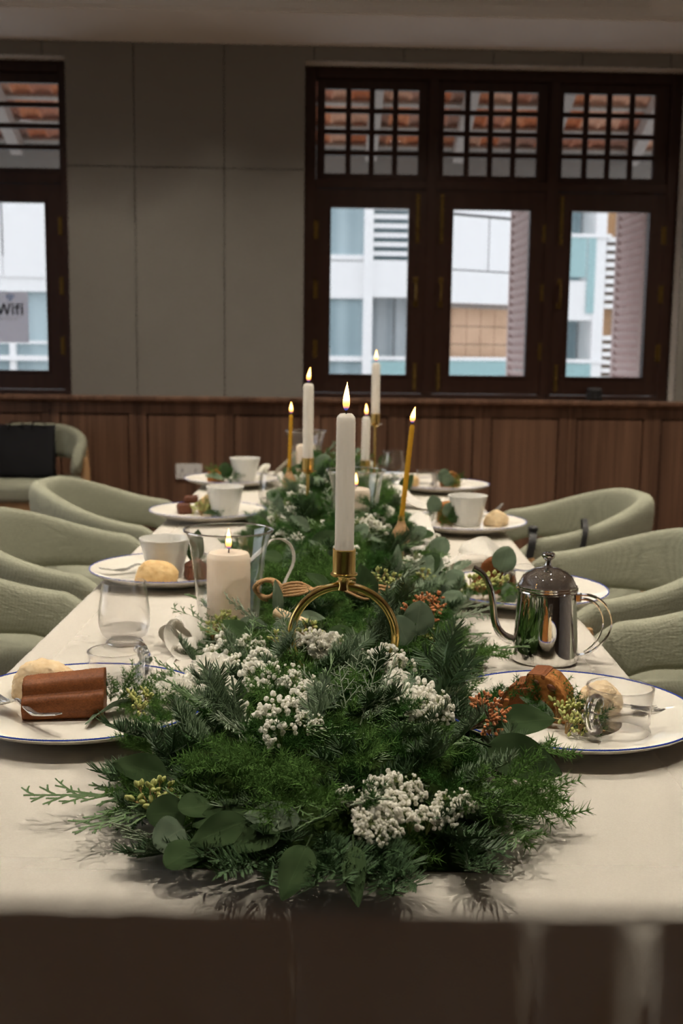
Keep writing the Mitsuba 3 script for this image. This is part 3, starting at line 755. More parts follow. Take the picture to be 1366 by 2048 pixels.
def cedar_mesh(seed, L=.13, r0=.0011, spread=.8, scale_tip=1.0):
    r = np.random.default_rng(seed)
    ms = []
    def grow(p0, d, ln, lev):
        u = np.linspace(0, 1, 5)[:, None]
        side = np.array([-d[1], d[0], 0]); bend = r.uniform(-.18, .18)
        p = p0 + d * ln * u + side * bend * ln * u * u + np.array([0, 0, r.uniform(-.10, .12)]) * ln * u * u
        ms.append(tube(p, np.linspace(1, .65, 5) * r0 * (1.0, .95, .85)[lev], 4, cap=True))
        if lev == 2: return
        step = (.0075, .0056)[lev]
        n = int(ln / step)
        for i in range(1, n):
            q = i / n; b = np.array([np.interp(q, u[:, 0], p[:, c]) for c in range(3)])
            s = (-1) ** i; an = s * spread * r.uniform(.8, 1.15)
            dd = np.array([d[0] * math.cos(an) - d[1] * math.sin(an), d[0] * math.sin(an) + d[1] * math.cos(an), d[2] + r.uniform(-.15, .22)])
            grow(b, unit(dd), (.032 * (1 - q) ** .7 + .009 if lev == 0 else .011 * (1 - .5 * q)) * r.uniform(.7, 1.15), lev + 1)
    grow(np.zeros(3), np.array([1.0, 0, 0]), L, 0)
    return cat(ms)
def leaf_mesh(L, W, round_=0.0, fold=.18, curl=.12, seed=0):
    nu, nv = 17, 9
    u = np.linspace(0, 1, nu); v = np.linspace(-1, 1, nv)
    half = W / 2 * np.sin(np.pi * u ** (.75 if round_ < .5 else .85)) ** (.75 if round_ < .5 else .52)
    half = np.maximum(half, .0007)
    U_, V_ = np.meshgrid(u, v, indexing='ij')
    X = L * U_; Y = half[:, None] * V_
    r = np.random.default_rng(seed)
    Z = fold * np.abs(Y) * np.sin(np.pi * U_) ** .5 - curl * L * (U_ - .35) ** 2 + .0006 * np.sin(V_ * 3 + 9 * U_)
    m = trimesh.Trimesh(np.stack([X, Y, Z], -1).reshape(-1, 3), grid_faces(nu, nv), process=False)
    uv = np.stack([U_, V_ * .5 + .5], -1).reshape(-1, 2)
    pt = tube([(-.012, 0, -.002), (0, 0, -curl * L * .12), (L * .25, 0, -.0008)], [.0008, .0008, .0004], 4)
    return cat([m, pt]), np.vstack([uv, np.full((len(pt.vertices), 2), .5)])
def floret(r, seed):
    m = trimesh.creation.icosphere(subdivisions=1, radius=1.0)
    v = m.vertices; k = 1 + .38 * np.sin(v[:, 0] * 7 + seed) * np.sin(v[:, 1] * 7 + 1.3 * seed) * np.sin(v[:, 2] * 6 + .7) - .12 * (v[:, 2] > .6)
    return trimesh.Trimesh(v * k[:, None] * r, m.faces, process=False)
def gyp_meshes(seed, n=46, R=.026, fr=.0031):
    r = np.random.default_rng(seed)
    fl, stm, pts = [], [], []
    proto = [floret(1.0, k) for k in range(4)]
    hubs = [unit(np.array([r.normal(), r.normal(), abs(r.normal()) * .8 + .35])) * R * r.uniform(.5, .75) for _ in range(9)]
    for h in hubs: stm.append(tube([(0, 0, -.02), h * .5 + [0, 0, -.004], h], [.0007, .0006, .0005], 3, cap=False))
    for i in range(n):
        h = hubs[i % 9]
        p = h + unit(unit(h) + r.normal(size=3) * .75) * r.uniform(.006, .013)
        s = fr * r.uniform(.72, 1.2)
        fl.append(xf(proto[i % 4], mat(p, *r.uniform(0, 6, 3), s=s)))
        stm.append(tube([h, (h + p) / 2 + r.normal(size=3) * .001, p], .00042, 3, cap=False))
    return cat(fl), cat(stm)
def carnation_mesh(seed, R=.029):
    r = np.random.default_rng(seed)
    ms = []
    nu, nv = 6, 11
    N = 52
    for i in range(N):
        q = (i + .5) / N
        inc = 1.35 * q ** .75 + .05
        az = i * 2.39996 + r.uniform(-.2, .2)
        L = R * (.62 + .42 * q) * r.uniform(.9, 1.08)
        u = np.linspace(.18, 1, nu)[:, None]; v = np.linspace(-1, 1, nv)[None]
        wid = .62 * u ** 1.2
        a = v * wid
        ruff = .13 * u ** 3 * np.sin(v * 8.5 + r.uniform(0, 6)) + .06 * u ** 3 * np.sin(v * 17 + r.uniform(0, 6))
        lobes = 1 - .07 * u ** 4 * np.cos(v * 11 + r.uniform(0, 6)) - .10 * v ** 2 * u
        x = L * u * np.sin(inc + ruff) * np.cos(a) * lobes; y = L * u * np.sin(a) * .9 * lobes * (.5 + .5 * math.sin(inc) + .3); z = L * u * np.cos(inc + ruff) * lobes + 0 * v
        p = np.stack([x, y, z], -1).reshape(-1, 3)
        c, s = math.cos(az), math.sin(az)
        ms.append(trimesh.Trimesh(p @ np.array([[c, s, 0], [-s, c, 0], [0, 0, 1]]), grid_faces(nu, nv), process=False))
    return cat(ms)
def bud(L, W, tip):
    return lathe([(0, 0), (W * .42, L * .10), (W * .5, L * .42), (W * .40, L * .72), (W * tip, L * .88), (.0001, L)], 7)
def bud_meshes(seed, n, R, L, W, tip, flatten=.75):
    r = np.random.default_rng(seed)
    b0 = bud(L, W, tip); fl, stm = [], []
    for h in range(max(4, n // 5)):
        hd = unit(np.array([r.normal(), r.normal(), abs(r.normal()) * flatten + .3]))
        hp = hd * R * r.uniform(.45, .9)
        stm.append(tube([(0, 0, -.015), hp * .5, hp], [.0011, .0009, .0007], 4, cap=False))
        for k in range(5):
            d = unit(hd + r.normal(size=3) * .65)
            p = hp + d * r.uniform(.003, .007)
            stm.append(tube([hp, p], .0006, 3, cap=False))
            z = d; x = unit(np.cross(z, [.3, .5, .8])); fl.append(xf(b0, axes(p, x, np.cross(z, x), z)))
    return cat(fl), cat(stm)

FERN, FIR, CEDAR = [], [], []
for i in range(5):
    m = fern_mesh(100 + i, (.066, .060, .072, .055, .064)[i])
    for c in ('fern_green', 'fern_dark'):
        nme = f'fern_sprig_{c}_{i}'; group(nme, foliage=ply(m, c)); FERN.append(nme)
for i in range(4):
    m = fir_mesh(200 + i, (.078, .070, .066, .058)[i], lat=(3, 3, 2, 1)[i])
    for c in ('fir_green', 'fir_pale') if i < 3 else ('fir_green',):
        nme = f'fir_sprig_{c}_{i}'; group(nme, foliage=ply(m, c)); FIR.append(nme)
for i in range(4):
    m = cedar_mesh(300 + i, (.095, .080, .088, .075)[i], (.0011, .0010, .0012, .0012)[i], (.75, .85, .7, .95)[i])
    for c in ('cedar_green', 'cedar_grey'):
        nme = f'cedar_sprig_{c}_{i}'; group(nme, foliage=ply(m, c)); CEDAR.append(nme)
LEAF = {}
for nme, a in (('round', (.040, .037, 1.0, .12, .10, 1)), ('oval', (.050, .028, 0.0, .22, .16, 2)), ('long', (.055, .019, 0.0, .25, .20, 3)), ('cup', (.044, .036, 1.0, .30, .30, 4))):
    m, uv = leaf_mesh(*a)
    for c in ('euca_dark', 'euca_grey'):
        group(f'leaf_{nme}_{c}', blade=ply(m, c, True, uv=uv)); LEAF[nme, c[5:]] = f'leaf_{nme}_{c}'
GYP = []
for i, (n, R, fr) in enumerate(((64, .026, .0029), (50, .022, .0030), (120, .026, .0020), (34, .017, .0028))):
    a, b = gyp_meshes(400 + i, n, R, fr)
    group(f'gypsophila_{i}', floret=ply(a, 'floret_white'), stem=ply(b, 'stem_green')); GYP.append(f'gypsophila_{i}')
CARN = []
for i in range(2):
    group(f'carnation_{i}', petals=ply(carnation_mesh(500 + i), 'petal_white', True), calyx=ply(lathe([(0, -.018), (.006, -.016), (.0085, -.006), (.010, .002), (.013, .009)], 12), 'stem_green', 40)); CARN.append(f'carnation_{i}')
a, b = bud_meshes(600, 45, .026, .0062, .0040, .34); group('berry_bunch', berry=ply(a, 'berry_rust', 40), stem=ply(b, 'stem_brown'))
a, b = bud_meshes(601, 30, .020, .0075, .0052, .22); group('seed_bunch', seed=ply(a, 'seed_green', 40), stem=ply(b, 'stem_tan'))
a, b = bud_meshes(602, 15, .015, .0075, .0050, .22, .3); group('seed_bunch_small', seed=ply(a, 'seed_green', 40), stem=ply(b, 'stem_tan'))
def aim(p, d, up=(0, 0, 1), s=1.0, roll=0.0):
    """local x along d, local z near up"""
    d = unit(np.asarray(d, float)); u = np.asarray(up, float) - d * np.dot(up, d); u = unit(u)
    y = np.cross(u, d)
    c, q = math.cos(roll), math.sin(roll)
    y2, u2 = y * c + u * q, u * c - y * q
    M = axes(p, d * s, y2 * s, u2 * s)
    return M
# ------------------------------------------------------------------ plates, cups, glasses
PR = .143
plate_d = ply(lathe([(0, .0045), (.074, .0045), (.077, .0), (.081, .0), (.084, .0048), (.110, .0085), (.132, .0165), (PR - .001, .0215), (PR, .0232), (PR - .0012, .0245), (.131, .0198), (.109, .0120), (.088, .0086), (0, .0080)], 96), 'porcelain', 50)
a = np.arange(120) / 120 * 2 * np.pi
rim_d = ply(tube(np.stack([(PR - .0016) * np.cos(a), (PR - .0016) * np.sin(a), np.full(120, .02405)], 1), .0011, 6, closed=True), 'blue_glaze', True)
PZ = TZ + .0012
def plate(label, x, y):
    k = thing('dinner_plate', label, 'plate', 'plates with a blue rim line')
    M = mat((x, y, PZ))
    part(k, 'dish', moved(plate_d, M)); part(k, 'rim_line', moved(rim_d, M), 'thin blue rim line')
    return (x, y)
plate('white plate with blue rim line at the front left, holding a ridged brown cake', -.262, 1.237)
plate('white plate with blue rim line at the front right, holding a raisin cake wedge', .283, 1.230)
plate('white plate behind the coffee pot with an upright grey-green leaf on it', .330, 1.875)
plate('white plate second from the front on the left, with a golden scone', -.283, 2.010)
plate('white plate third from the front on the left, with brown cake cubes', -.302, 2.742)
plate('white plate farthest along the left side of the table', -.312, 3.415)
plate('white plate third from the front on the right, with a white cup and fork', .311, 2.620)
plate('white plate farthest along the right side, holding a glass mug', .315, 3.345)

cup_d = ply(lathe([(0, .003), (.026, .003), (.028, 0), (.0305, .001), (.0315, .006), (.0405, .050), (.0445, .066), (.0460, .0685), (.0452, .0700), (.0438, .0688), (.0395, .052), (.0292, .010), (.026, .0075), (0, .0070)], 56), 'cup_glaze', 45)
WZ = PZ + .0084                           # the well of a plate
def cup(label, x, y, s=1.0):
    k = thing('white_cup', label, 'cup', 'white tapered cups on the plates')
    part(k, 'bowl', moved(cup_d, mat((x, y, WZ), s=s)))
cup('white tapered cup beside the golden scone on the left', -.290, 2.000)
cup('white tapered cup beside the brown cake cubes on the left', -.262, 2.752, 1.02)
cup('white tapered cup on the farthest left plate', -.276, 3.465, 1.03)
cup('white tapered cup on the third right plate, next to round grey leaves', .318, 2.642, 1.02)

mug_p = [(0, .0), (.0315, .0), (.0335, .002), (.0340, .008), (.0340, .0465), (.0335, .0482), (.0322, .0482), (.0315, .0465), (.0312, .012), (.029, .0085), (0, .0075)]
mug_d = ply(lathe(mug_p, 64), 'glass_sheet', 40)
ring = lambda r, z, t: ply(tube(np.stack([r * np.cos(a), r * np.sin(a), np.full(120, z)], 1), t, 8, closed=True), 'glass', True)
thin_ring = lambda r, z, t: {**ring(r, z, t), 'bsdf': {'type': 'ref', 'id': 'glass_sheet'}}
mug_rim = thin_ring(.0329, .0478, .0012); mug_base = thin_ring(.0300, .0030, .0022)
h_ = [tube(spline([(.0335, 0, .040), (.043, 0, .0445), (.050, 0, .034), (.0505, 0, .022), (.046, 0, .012), (.0335, 0, .010)], 26), .0042, 10)]
for i, z in enumerate(np.linspace(.013, .040, 5)):
    for dx in (-.004, .004):
        h_.append(xf(trimesh.creation.icosphere(2, .0054), mat((.0500 - .55 * abs(z - .027), dx, z))))
mug_handle = ply(cat(h_), 'glass', True)
def mug(label, x, y, rz, z=WZ, s=1.0):
    k = thing('glass_mug', label, 'mug', 'clear glass mugs on the plates')
    M = mat((x, y, z), rz=rz, s=s)
    part(k, 'body', moved(mug_d, M)); part(k, 'rim', moved(mug_rim, M)); part(k, 'base_ring', moved(mug_base, M)); part(k, 'handle', moved(mug_handle, M), 'beaded glass handle')
mug('empty clear glass mug behind the ridged brown cake', -.242, 1.322, math.radians(55))
mug('empty clear glass mug at the right edge of the front right plate', .330, 1.192, math.radians(222), s=1.06)
mug('clear glass mug on the farthest right plate', .277, 3.385, math.radians(-65))
mug('clear glass mug mostly hidden behind the coffee pot', .345, 1.880, math.radians(200))

tum_p = [(0, 0), (.022, 0), (.027, .002), (.0325, .011), (.0362, .024), (.0370, .034), (.0362, .050), (.0335, .070), (.0308, .0885), (.0300, .0892), (.0294, .0885), (.0322, .070), (.0349, .050), (.0356, .034), (.0348, .025), (.0305, .0135), (.024, .0095), (0, .0090)]
tum_d = ply(lathe(tum_p, 64), 'glass_sheet', 45)
tum_rim = thin_ring(.0302, .0888, .0010); tum_base = ring(.0235, .0028, .0022)
wat_p = [(0, .0094), (.024, .0099), (.0300, .0138), (.0342, .0235), (.0336, .0240), (0, .0238)]
wat_d = ply(lathe(wat_p, 64), 'glass_sheet', 40)
def tumbler(label, x, y, s=1.0, water=True):
    k = thing('glass_tumbler', label, 'glass', 'clear drinking glasses on the table')
    M = mat((x, y, TZ + .0010), s=s)
    part(k, 'wall', moved(tum_d, M)); part(k, 'rim', moved(tum_rim, M)); part(k, 'base_ring', moved(tum_base, M))
    if water: part(k, 'water', moved(wat_d, M), 'shallow water')
tumbler('stemless drinking glass with a little water behind the front left mug', -.279, 1.565)
tumbler('stemless drinking glass at the left edge of the greenery near the far cups', -.160, 2.96)
tumbler('stemless drinking glass at the far right end beside the greenery', .183, 3.60, 1.05)

# ------------------------------------------------------------------ forks
def fork_mesh(L=.150):
    hw = [(-.0042, 0), (-.0050, .02), (-.0036, .06), (-.0026, .088), (-.0035, .098), (-.0100, .106), (-.0108, .116), (-.0105, .150)]
    out = [(x, y) for x, y in hw]
    g = sg.Polygon(out + [(-x, y) for x, y in out[::-1]])
    for c in (-.0052, 0, .0052):
        g = g.difference(sg.box(c - .00115, .1195, c + .00115, .16))
    g = g.buffer(-.0004).buffer(.0004).segmentize(.004)
    m = trimesh.creation.extrude_polygon(g, .0016, engine='earcut').subdivide()
    v = m.vertices.copy(); y = v[:, 1]
    v[:, 2] += .010 * np.exp(-((y - .088) / .024) ** 2) - .0006 + .004 * np.clip((y - .12) / .03, 0, 1) ** 2 + .010 * (np.clip((.05 - y) / .05, 0, 1)) - .0020 * np.cos(np.clip(v[:, 0] / .011, -1, 1) * 1.5) * (y > .098) * (y < .122) * 1.0
    v[:, 1] *= L / .150
    m.vertices = v
    return m
fork_d = ply(fork_mesh(), 'cutlery', 35)
def fork(label, p_end, p_tip):
    p0, p1 = np.array(p_end, float), np.array(p_tip, float)
    d = p1 - p0
    part(thing('dessert_fork', label, 'fork', 'steel dessert forks on the plates'), 'body', moved(fork_d, aim_xy(p0, d)))
def aim_xy(p, d):
    d = unit(d); x = unit(np.cross(d, [0, 0, 1.0])); return axes(p, x, d, np.cross(x, d))
fork('steel fork lying across the front left rim beside the ridged brown cake', (-.2665, 1.146, WZ + .0165), (-.372, 1.252, WZ + .008))
fork('steel fork showing its tines right of the front right mug', (.262, 1.222, WZ + .001), (.398, 1.263, WZ + .003))
fork('steel fork left of the golden scone', (-.400, 1.972, WZ + .008), (-.330, 2.062, WZ + .002))
fork('steel fork leaning right of the third right cup', (.415, 2.735, WZ + .030), (.345, 2.66, WZ + .001))

# ------------------------------------------------------------------ cakes and scones
def lumpy(m, amp, freq, seed, keep_base=True):
    v = m.vertices.copy()
    n = m.vertex_normals
    d = (meshkit.fbm(v * freq, 4, seed) - .5) * 2 * amp
    v = v + n * d[:, None]
    if keep_base: v[:, 2] = np.maximum(v[:, 2], 0)
    return trimesh.Trimesh(v, m.faces, process=False)
def scone_mesh(a, b, h, seed):
    m = trimesh.creation.icosphere(5, 1.0); v = m.vertices.copy()
    v[:, 2] = np.where(v[:, 2] < -.35, -.35 + (v[:, 2] + .35) * .1, v[:, 2])
    v *= [a, b, h]; v[:, 2] -= v[:, 2].min()
    m = trimesh.Trimesh(v, m.faces, process=False)
    v = lumpy(m, .0052, 45, seed); v = lumpy(v, .0010, 380, seed + 9)
    return v
mat_def('scone_pale', P(lambda p, n, uv: mix((0.60, 0.42, 0.22), (0.74, 0.60, 0.40), fbm(p.x * 150, p.y * 150, p.z * 150))), 0.6, 0.3)
mat_def('scone_gold', P(lambda p, n, uv: mix((0.55, 0.33, 0.12), (0.74, 0.54, 0.28), fbm(p.x * 120, p.y * 120, p.z * 120))), 0.6, 0.3)
mat_def('cake_crust', P(lambda p, n, uv: mix((0.060, 0.016, 0.005), (0.235, 0.072, 0.018), dr.clip(0.75 * fbm(p.x * 700, p.y * 700, p.z * 700, 3) + 0.35 * noise(p.x * 60, p.y * 60, p.z * 60), 0, 1))), 0.6, 0.3)
mat_def('cake_crumb', P(lambda p, n, uv: mix((0.19, 0.060, 0.013), (0.44, 0.185, 0.050), dr.clip(1.6 * fbm(p.x * 330, p.y * 330, p.z * 330, 3) - 0.3, 0, 1))), 0.7, 0.25)
mat_def('choc_cake', P(lambda p, n, uv: mix((0.060, 0.017, 0.008), (0.17, 0.055, 0.025), fbm(p.x * 300, p.y * 300, p.z * 300, 3))), 0.5, 0.4)
solo('scone', 'pale beige lumpy scone behind the ridged brown cake', 'scone', ply(xf(scone_mesh(.037, .027, .031, 1), mat((-.322, 1.292, WZ), rz=.35)), 'scone_pale', True))
solo('scone', 'beige scone seen through the front right glass mug', 'scone', ply(xf(scone_mesh(.029, .023, .027, 2), mat((.322, 1.252, WZ), rz=.8)), 'scone_pale', True))
solo('scone', 'golden scone in front of the white cup on the second left plate', 'scone', ply(xf(scone_mesh(.037, .026, .030, 3), mat((-.294, 1.932, WZ), rz=.05)), 'scone_gold', True))
solo('scone', 'small golden scone behind the brown cake cubes', 'scone', ply(xf(scone_mesh(.030, .026, .030, 4), mat((-.305, 2.800, WZ))), 'scone_gold', True))
solo('scone', 'pale scone behind the third right cup', 'scone', ply(xf(scone_mesh(.028, .024, .026, 5), mat((.385, 2.640, WZ))), 'scone_pale', True))
solo('scone', 'golden scone left of the farthest right mug', 'scone', ply(xf(scone_mesh(.026, .026, .024, 6), mat((.225, 3.390, WZ))), 'scone_gold', True))

def prism(poly, w, seg=.0022, amp=.0008, freq=420, seed=1, big=.0012):
    """a slice: outline (x,z) extruded by w along y, with a crumbly surface of even triangles"""
    from scipy.spatial import Delaunay
    g = sg.Polygon(poly).buffer(-.0015).buffer(.0015)
    c = np.array(g.exterior.coords); L = np.r_[0, np.cumsum(np.linalg.norm(np.diff(c, axis=0), axis=1))]
    n = int(L[-1] / seg); q = np.linspace(0, L[-1], n, endpoint=False)
    o = np.c_[np.interp(q, L, c[:, 0]), np.interp(q, L, c[:, 1])]
    ny = max(4, int(w / seg)); ys = np.linspace(-w / 2, w / 2, ny)
    side = np.stack([np.broadcast_to(o[:, None, 0], (n, ny)), np.broadcast_to(ys, (n, ny)), np.broadcast_to(o[:, None, 1], (n, ny))], -1).reshape(-1, 3)
    x0, z0, x1, z1 = g.bounds
    gx, gz = np.meshgrid(np.arange(x0, x1, seg), np.arange(z0, z1, seg))
    inner = np.c_[gx.ravel(), gz.ravel()]; gi = g.buffer(-seg * .6)
    inner = inner[[gi.contains(sg.Point(*p)) for p in inner]]
    pts = np.vstack([o, inner]); tri = Delaunay(pts).simplices
    tri = tri[[g.buffer(1e-5).contains(sg.Point(*pts[t].mean(0))) for t in tri]]
    a_, b_ = (np.c_[pts[:, 0], np.full(len(pts), y), pts[:, 1]] for y in (-w / 2, w / 2))
    m = trimesh.Trimesh(np.vstack([side, a_, b_]), np.vstack([grid_faces(n, ny, closed_u=True), tri + len(side), tri + len(side) + len(pts)]), process=True)
    m.merge_vertices(digits_vertex=6); trimesh.repair.fix_normals(m)
    return lumpy(lumpy(m, big, 70, seed), amp, freq, seed + 3)
# ridged loaf piece: outline across (depth, height), long way left to right
ridged = sg.Polygon([(.006, .000), (.001, .003), (-.003, .012), (-.002, .024), (.001, .0285), (.0075, .0300), (.0082, .0385), (.0110, .0440), (.017, .0470), (.028, .0480), (.048, .044), (.054, .030), (.052, .0)]).buffer(.001).buffer(-.002).buffer(.001).exterior.coords[:-1]
rm = prism(ridged, .088, .0022, .0006, 600, seed=4, big=.0007)
rm.vertices[:, 2] *= .97 - 1.9 * rm.vertices[:, 1]          # lower at its left end
rm = xf(rm, axes((0, 0, 0), (0, 1, 0), (-1, 0, 0), (0, 0, 1)))             # outline depth -> +y, length -> x
k = thing('ridged_cake', 'ridged dark brown cake piece on the front left plate', 'cake')
part(k, 'body', ply(xf(rm, mat((-.277, 1.203, WZ), rz=.14)), 'cake_crust', True))
wedge = [(0, 0), (.002, .014), (.009, .029), (.015, .0355), (.030, .040), (.033, .0515), (.048, .0525), (.060, .0485), (.069, .040), (.076, .030), (.077, 0)]
k = thing('raisin_cake_slice', 'wedge of brown cake with raisins on the front right plate', 'cake')
wm = prism(wedge, .040, seed=9)
Mw = mat((.214, 1.262, WZ), rz=math.radians(-24))
part(k, 'crumb', ply(xf(wm, Mw), 'cake_crumb', True))
cr = sg.Polygon(wedge).buffer(.0010).difference(sg.Polygon(wedge).buffer(-.003)).intersection(sg.box(-.01, .004, .052, .2)).segmentize(.003)
cm = trimesh.creation.extrude_polygon(cr if cr.geom_type == 'Polygon' else max(cr.geoms, key=lambda q: q.area), .0405, engine='earcut')
cm = lumpy(xf(cm.subdivide(), axes((0, .0202, 0), (1, 0, 0), (0, 0, 1), (0, -1, 0))), .0010, 200, 5)
part(k, 'crust', ply(xf(cm, Mw), 'cake_crust', 40), 'dark crust')
lf = prism([(0.002, 0), (.0, .012), (.008, .028), (.014, .034), (.030, .038), (.036, .034), (.044, .020), (.046, 0)], .012, seed=12)
part(k, 'dark_side', ply(xf(lf, mat((.2175, 1.2465, WZ), rz=math.radians(-40))), 'cake_crust', True))
for dx, dz, s in ((.060, .040, 1.0), (.052, .022, .6), (.043, .044, .7)):
    rn = trimesh.creation.icosphere(2, 1.0)
    part(k, 'raisin', ply(xf(lumpy(xf(rn, mat((0, 0, 0), s=(.0055 * s, .002, .0038 * s))), .0005, 300, 1, False), Mw @ mat((dx, -.0205, dz), ry=.6)), 'choc_cake', True))
def cake(name, label, poly, w, loc, rz, m):
    k_ = thing(name, label, 'cake'); part(k_, 'body', ply(xf(prism(poly, w, .005, seed=int(loc[1] * 100)), mat(loc, rz=rz)), m, True))
cake('brown_cake_slice', 'dark brown cake slice behind the upright leaf on the plate by the coffee pot', [(-.036, 0), (-.032, .020), (-.022, .034), (-.018, .052), (.004, .064), (.018, .054), (.034, .034), (.040, .0)], .032, (.285, 1.905, WZ), -.3, 'cake_crust')
cake('chocolate_cake', 'small glossy chocolate cake piece right of the second left cup', [(-.020, 0), (-.018, .026), (.004, .036), (.020, .024), (.020, 0)], .030, (-.232, 1.985, WZ), .4, 'choc_cake')
cake('chocolate_cake', 'brown cake cube on the third left plate', [(-.018, 0), (-.020, .020), (-.010, .026), (.012, .025), (.016, 0)], .030, (-.362, 2.772, WZ), .3, 'choc_cake')
cake('chocolate_cake', 'upper brown cake cube stacked on the third left plate', [(-.017, 0), (-.016, .017), (.016, .017), (.018, 0)], .026, (-.350, 2.785, WZ + .0255), .1, 'choc_cake')
cake('brown_cake_slice', 'reddish cake piece on the farthest left plate', [(-.022, 0), (-.018, .032), (.006, .040), (.022, .026), (.022, 0)], .030, (-.365, 3.455, WZ), -.3, 'cake_crumb')
cake('brown_cake_slice', 'orange cake slice half hidden behind round leaves on the third right plate', [(-.022, 0), (-.020, .046), (.012, .052), (.026, .040), (.026, 0)], .030, (.275, 2.680, WZ), .2, 'cake_crumb')
cake('brown_cake_slice', 'orange cake slice on the farthest right plate', [(-.028, 0), (-.026, .040), (.010, .044), (.028, .034), (.028, 0)], .030, (.345, 3.400, WZ), .1, 'cake_crumb')

# ------------------------------------------------------------------ coffee pot
px, py = .304, 1.505
k = thing('coffee_pot', 'polished steel gooseneck coffee pot on the right of the table', 'coffee pot')
Mp = mat((px, py, TZ + .0015), rz=math.radians(-14))
part(k, 'body', ply(xf(lathe([(0, .001), (.0425, .001), (.0445, .003), (.0447, .007), (.0436, .018), (.0412, .060), (.0392, .092), (.0388, .0965), (.0405, .0975), (.0400, .0995), (.0375, .0995), (.0375, .090), (0, .088)], 96), Mp), 'steel', 40))
lid = part(k, 'lid', ply(xf(lathe([(.0372, .0990), (.0412, .0995), (.0414, .1015), (.0398, .1025), (.0400, .1045), (.0385, .1055), (.0372, .1085), (.0335, .1160), (.0265, .1225), (.0165, .1270), (.0070, .1288), (0, .1290)], 96), Mp), 'steel', 40))
part(lid, 'knob', ply(xf(lathe([(.0070, .1285), (.0052, .1310), (.0042, .1345), (.0042, .1385), (.0058, .1400), (.0082, .1422), (.0092, .1450), (.0086, .1475), (.0060, .1490), (.0030, .1492), (.0028, .1475), (0, .147)], 40), Mp), 'steel', 45))
sp = spline([(-.043, -.004, .026), (-.052, -.0048, .029), (-.0635, -.006, .040), (-.0695, -.0066, .058), (-.0725, -.0070, .082), (-.0790, -.0076, .1040), (-.0890, -.0084, .1180), (-.0995, -.0094, .1235)], 44)
part(k, 'spout', ply(xf(tube(sp, np.interp(np.linspace(0, 1, 44), [0, .08, .3, .85, 1], [.0068, .0062, .0050, .0040, .0050]), 18), Mp), 'steel', 50))
def band(pts, w): return strip(spline(pts, 46), w, (0, 1, 0), .0016)
part(k, 'handle', ply(xf(band([(.0385, 0, .0935), (.050, 0, .0945), (.068, 0, .0900), (.0815, 0, .0760), (.0865, 0, .0570), (.0800, 0, .0370), (.0650, 0, .0200), (.0500, 0, .0120), (.0440, 0, .0100), (.0440, 0, .0030)], .0105), Mp), 'steel', 40))
part(k, 'handle_strip', ply(xf(band([(.0390, 0, .0880), (.049, 0, .0885), (.062, 0, .0850), (.0725, 0, .0720), (.0755, 0, .0560), (.0715, 0, .0400), (.0620, 0, .0240), (.0520, 0, .0150)], .0095), Mp), 'steel', 40))
part(k, 'handle_bracket', ply(xf(box(.036, .046, -.0062, .0062, .084, .096, .002), Mp), 'steel'))
# ------------------------------------------------------------------ candles
def flame_mesh(h, w, lean=(0, 0)):
    t = np.array([0, .04, .12, .24, .38, .54, .70, .84, .94, 1.0]); r = np.array([.10, .55, .85, 1.0, .98, .80, .55, .30, .12, .01])
    an = np.linspace(0, 2 * np.pi, 17); rr_ = r[:, None] * w / 2
    v = np.stack([rr_ * np.cos(an), rr_ * np.sin(an), np.broadcast_to((t * h)[:, None], (10, 17))], -1).reshape(-1, 3)
    m = trimesh.Trimesh(v, grid_faces(10, 17)[:, ::-1], process=False); v = m.vertices
    v[:, 0] += lean[0] * (v[:, 2] / h) ** 2; v[:, 1] += lean[1] * (v[:, 2] / h) ** 2
    return m
def f_flame(z0, h):
    def fn(p, n, uv):
        q = (p.z - z0) / h
        c = mix((0.05, 0.07, 0.40), (5.0, 1.6, 0.22), smoothstep(0.05, 0.26, q))
        return mix(c, FLAME, smoothstep(0.20, 0.48, q))
    return P(fn)
def flame(k, x, y, z, h=.030, w=.0095, lean=(0, 0)):
    w *= .86
    """wick, flame and the blue root of the flame"""
    part(k, 'wick', ply(xf(tube([(0, 0, -.002), (.0004, 0, .005), (.0010 + lean[0] * .05, 0, .0095)], [.0009, .0009, .0007], 6), mat((x, y, z))), 'wick'))
    s = ply(xf(flame_mesh(h, w, lean), mat((x, y, z + .0055))), 'wick', True, uv=np.stack(np.meshgrid(np.linspace(.01, .99, 10), np.linspace(.01, .99, 17), indexing='ij'), -1).reshape(-1, 2))
    s['emitter'] = {'type': 'area', 'radiance': f_flame(z + .0055, h)}
    part(k, 'flame', s, 'burning flame')
def taper(k, x, y, z0, z1, d=.0235, m='wax', tip=(0, 0), name='candle'):
    n = 40
    r = d / 2
    prof = [(0, 0), (r * .97, 0), (r, .004), (r, (z1 - z0) * .5), (r * .985, z1 - z0 - .008), (r * .96, z1 - z0 - .0035), (r * .86, z1 - z0 - .0012), (r * .62, z1 - z0 + .0016), (r * .40, z1 - z0 + .0010), (0, z1 - z0 - .001)]
    mm = lathe(prof, n); v = mm.vertices
    f = np.clip(v[:, 2] / (z1 - z0), 0, 1)
    v[:, 0] += x + tip[0] * f; v[:, 1] += y + tip[1] * f; v[:, 2] += z0
    c = part(k, name, ply(mm, m, 40))
    return c
def on(*a): return mat(a)
CZ = TZ + .0012
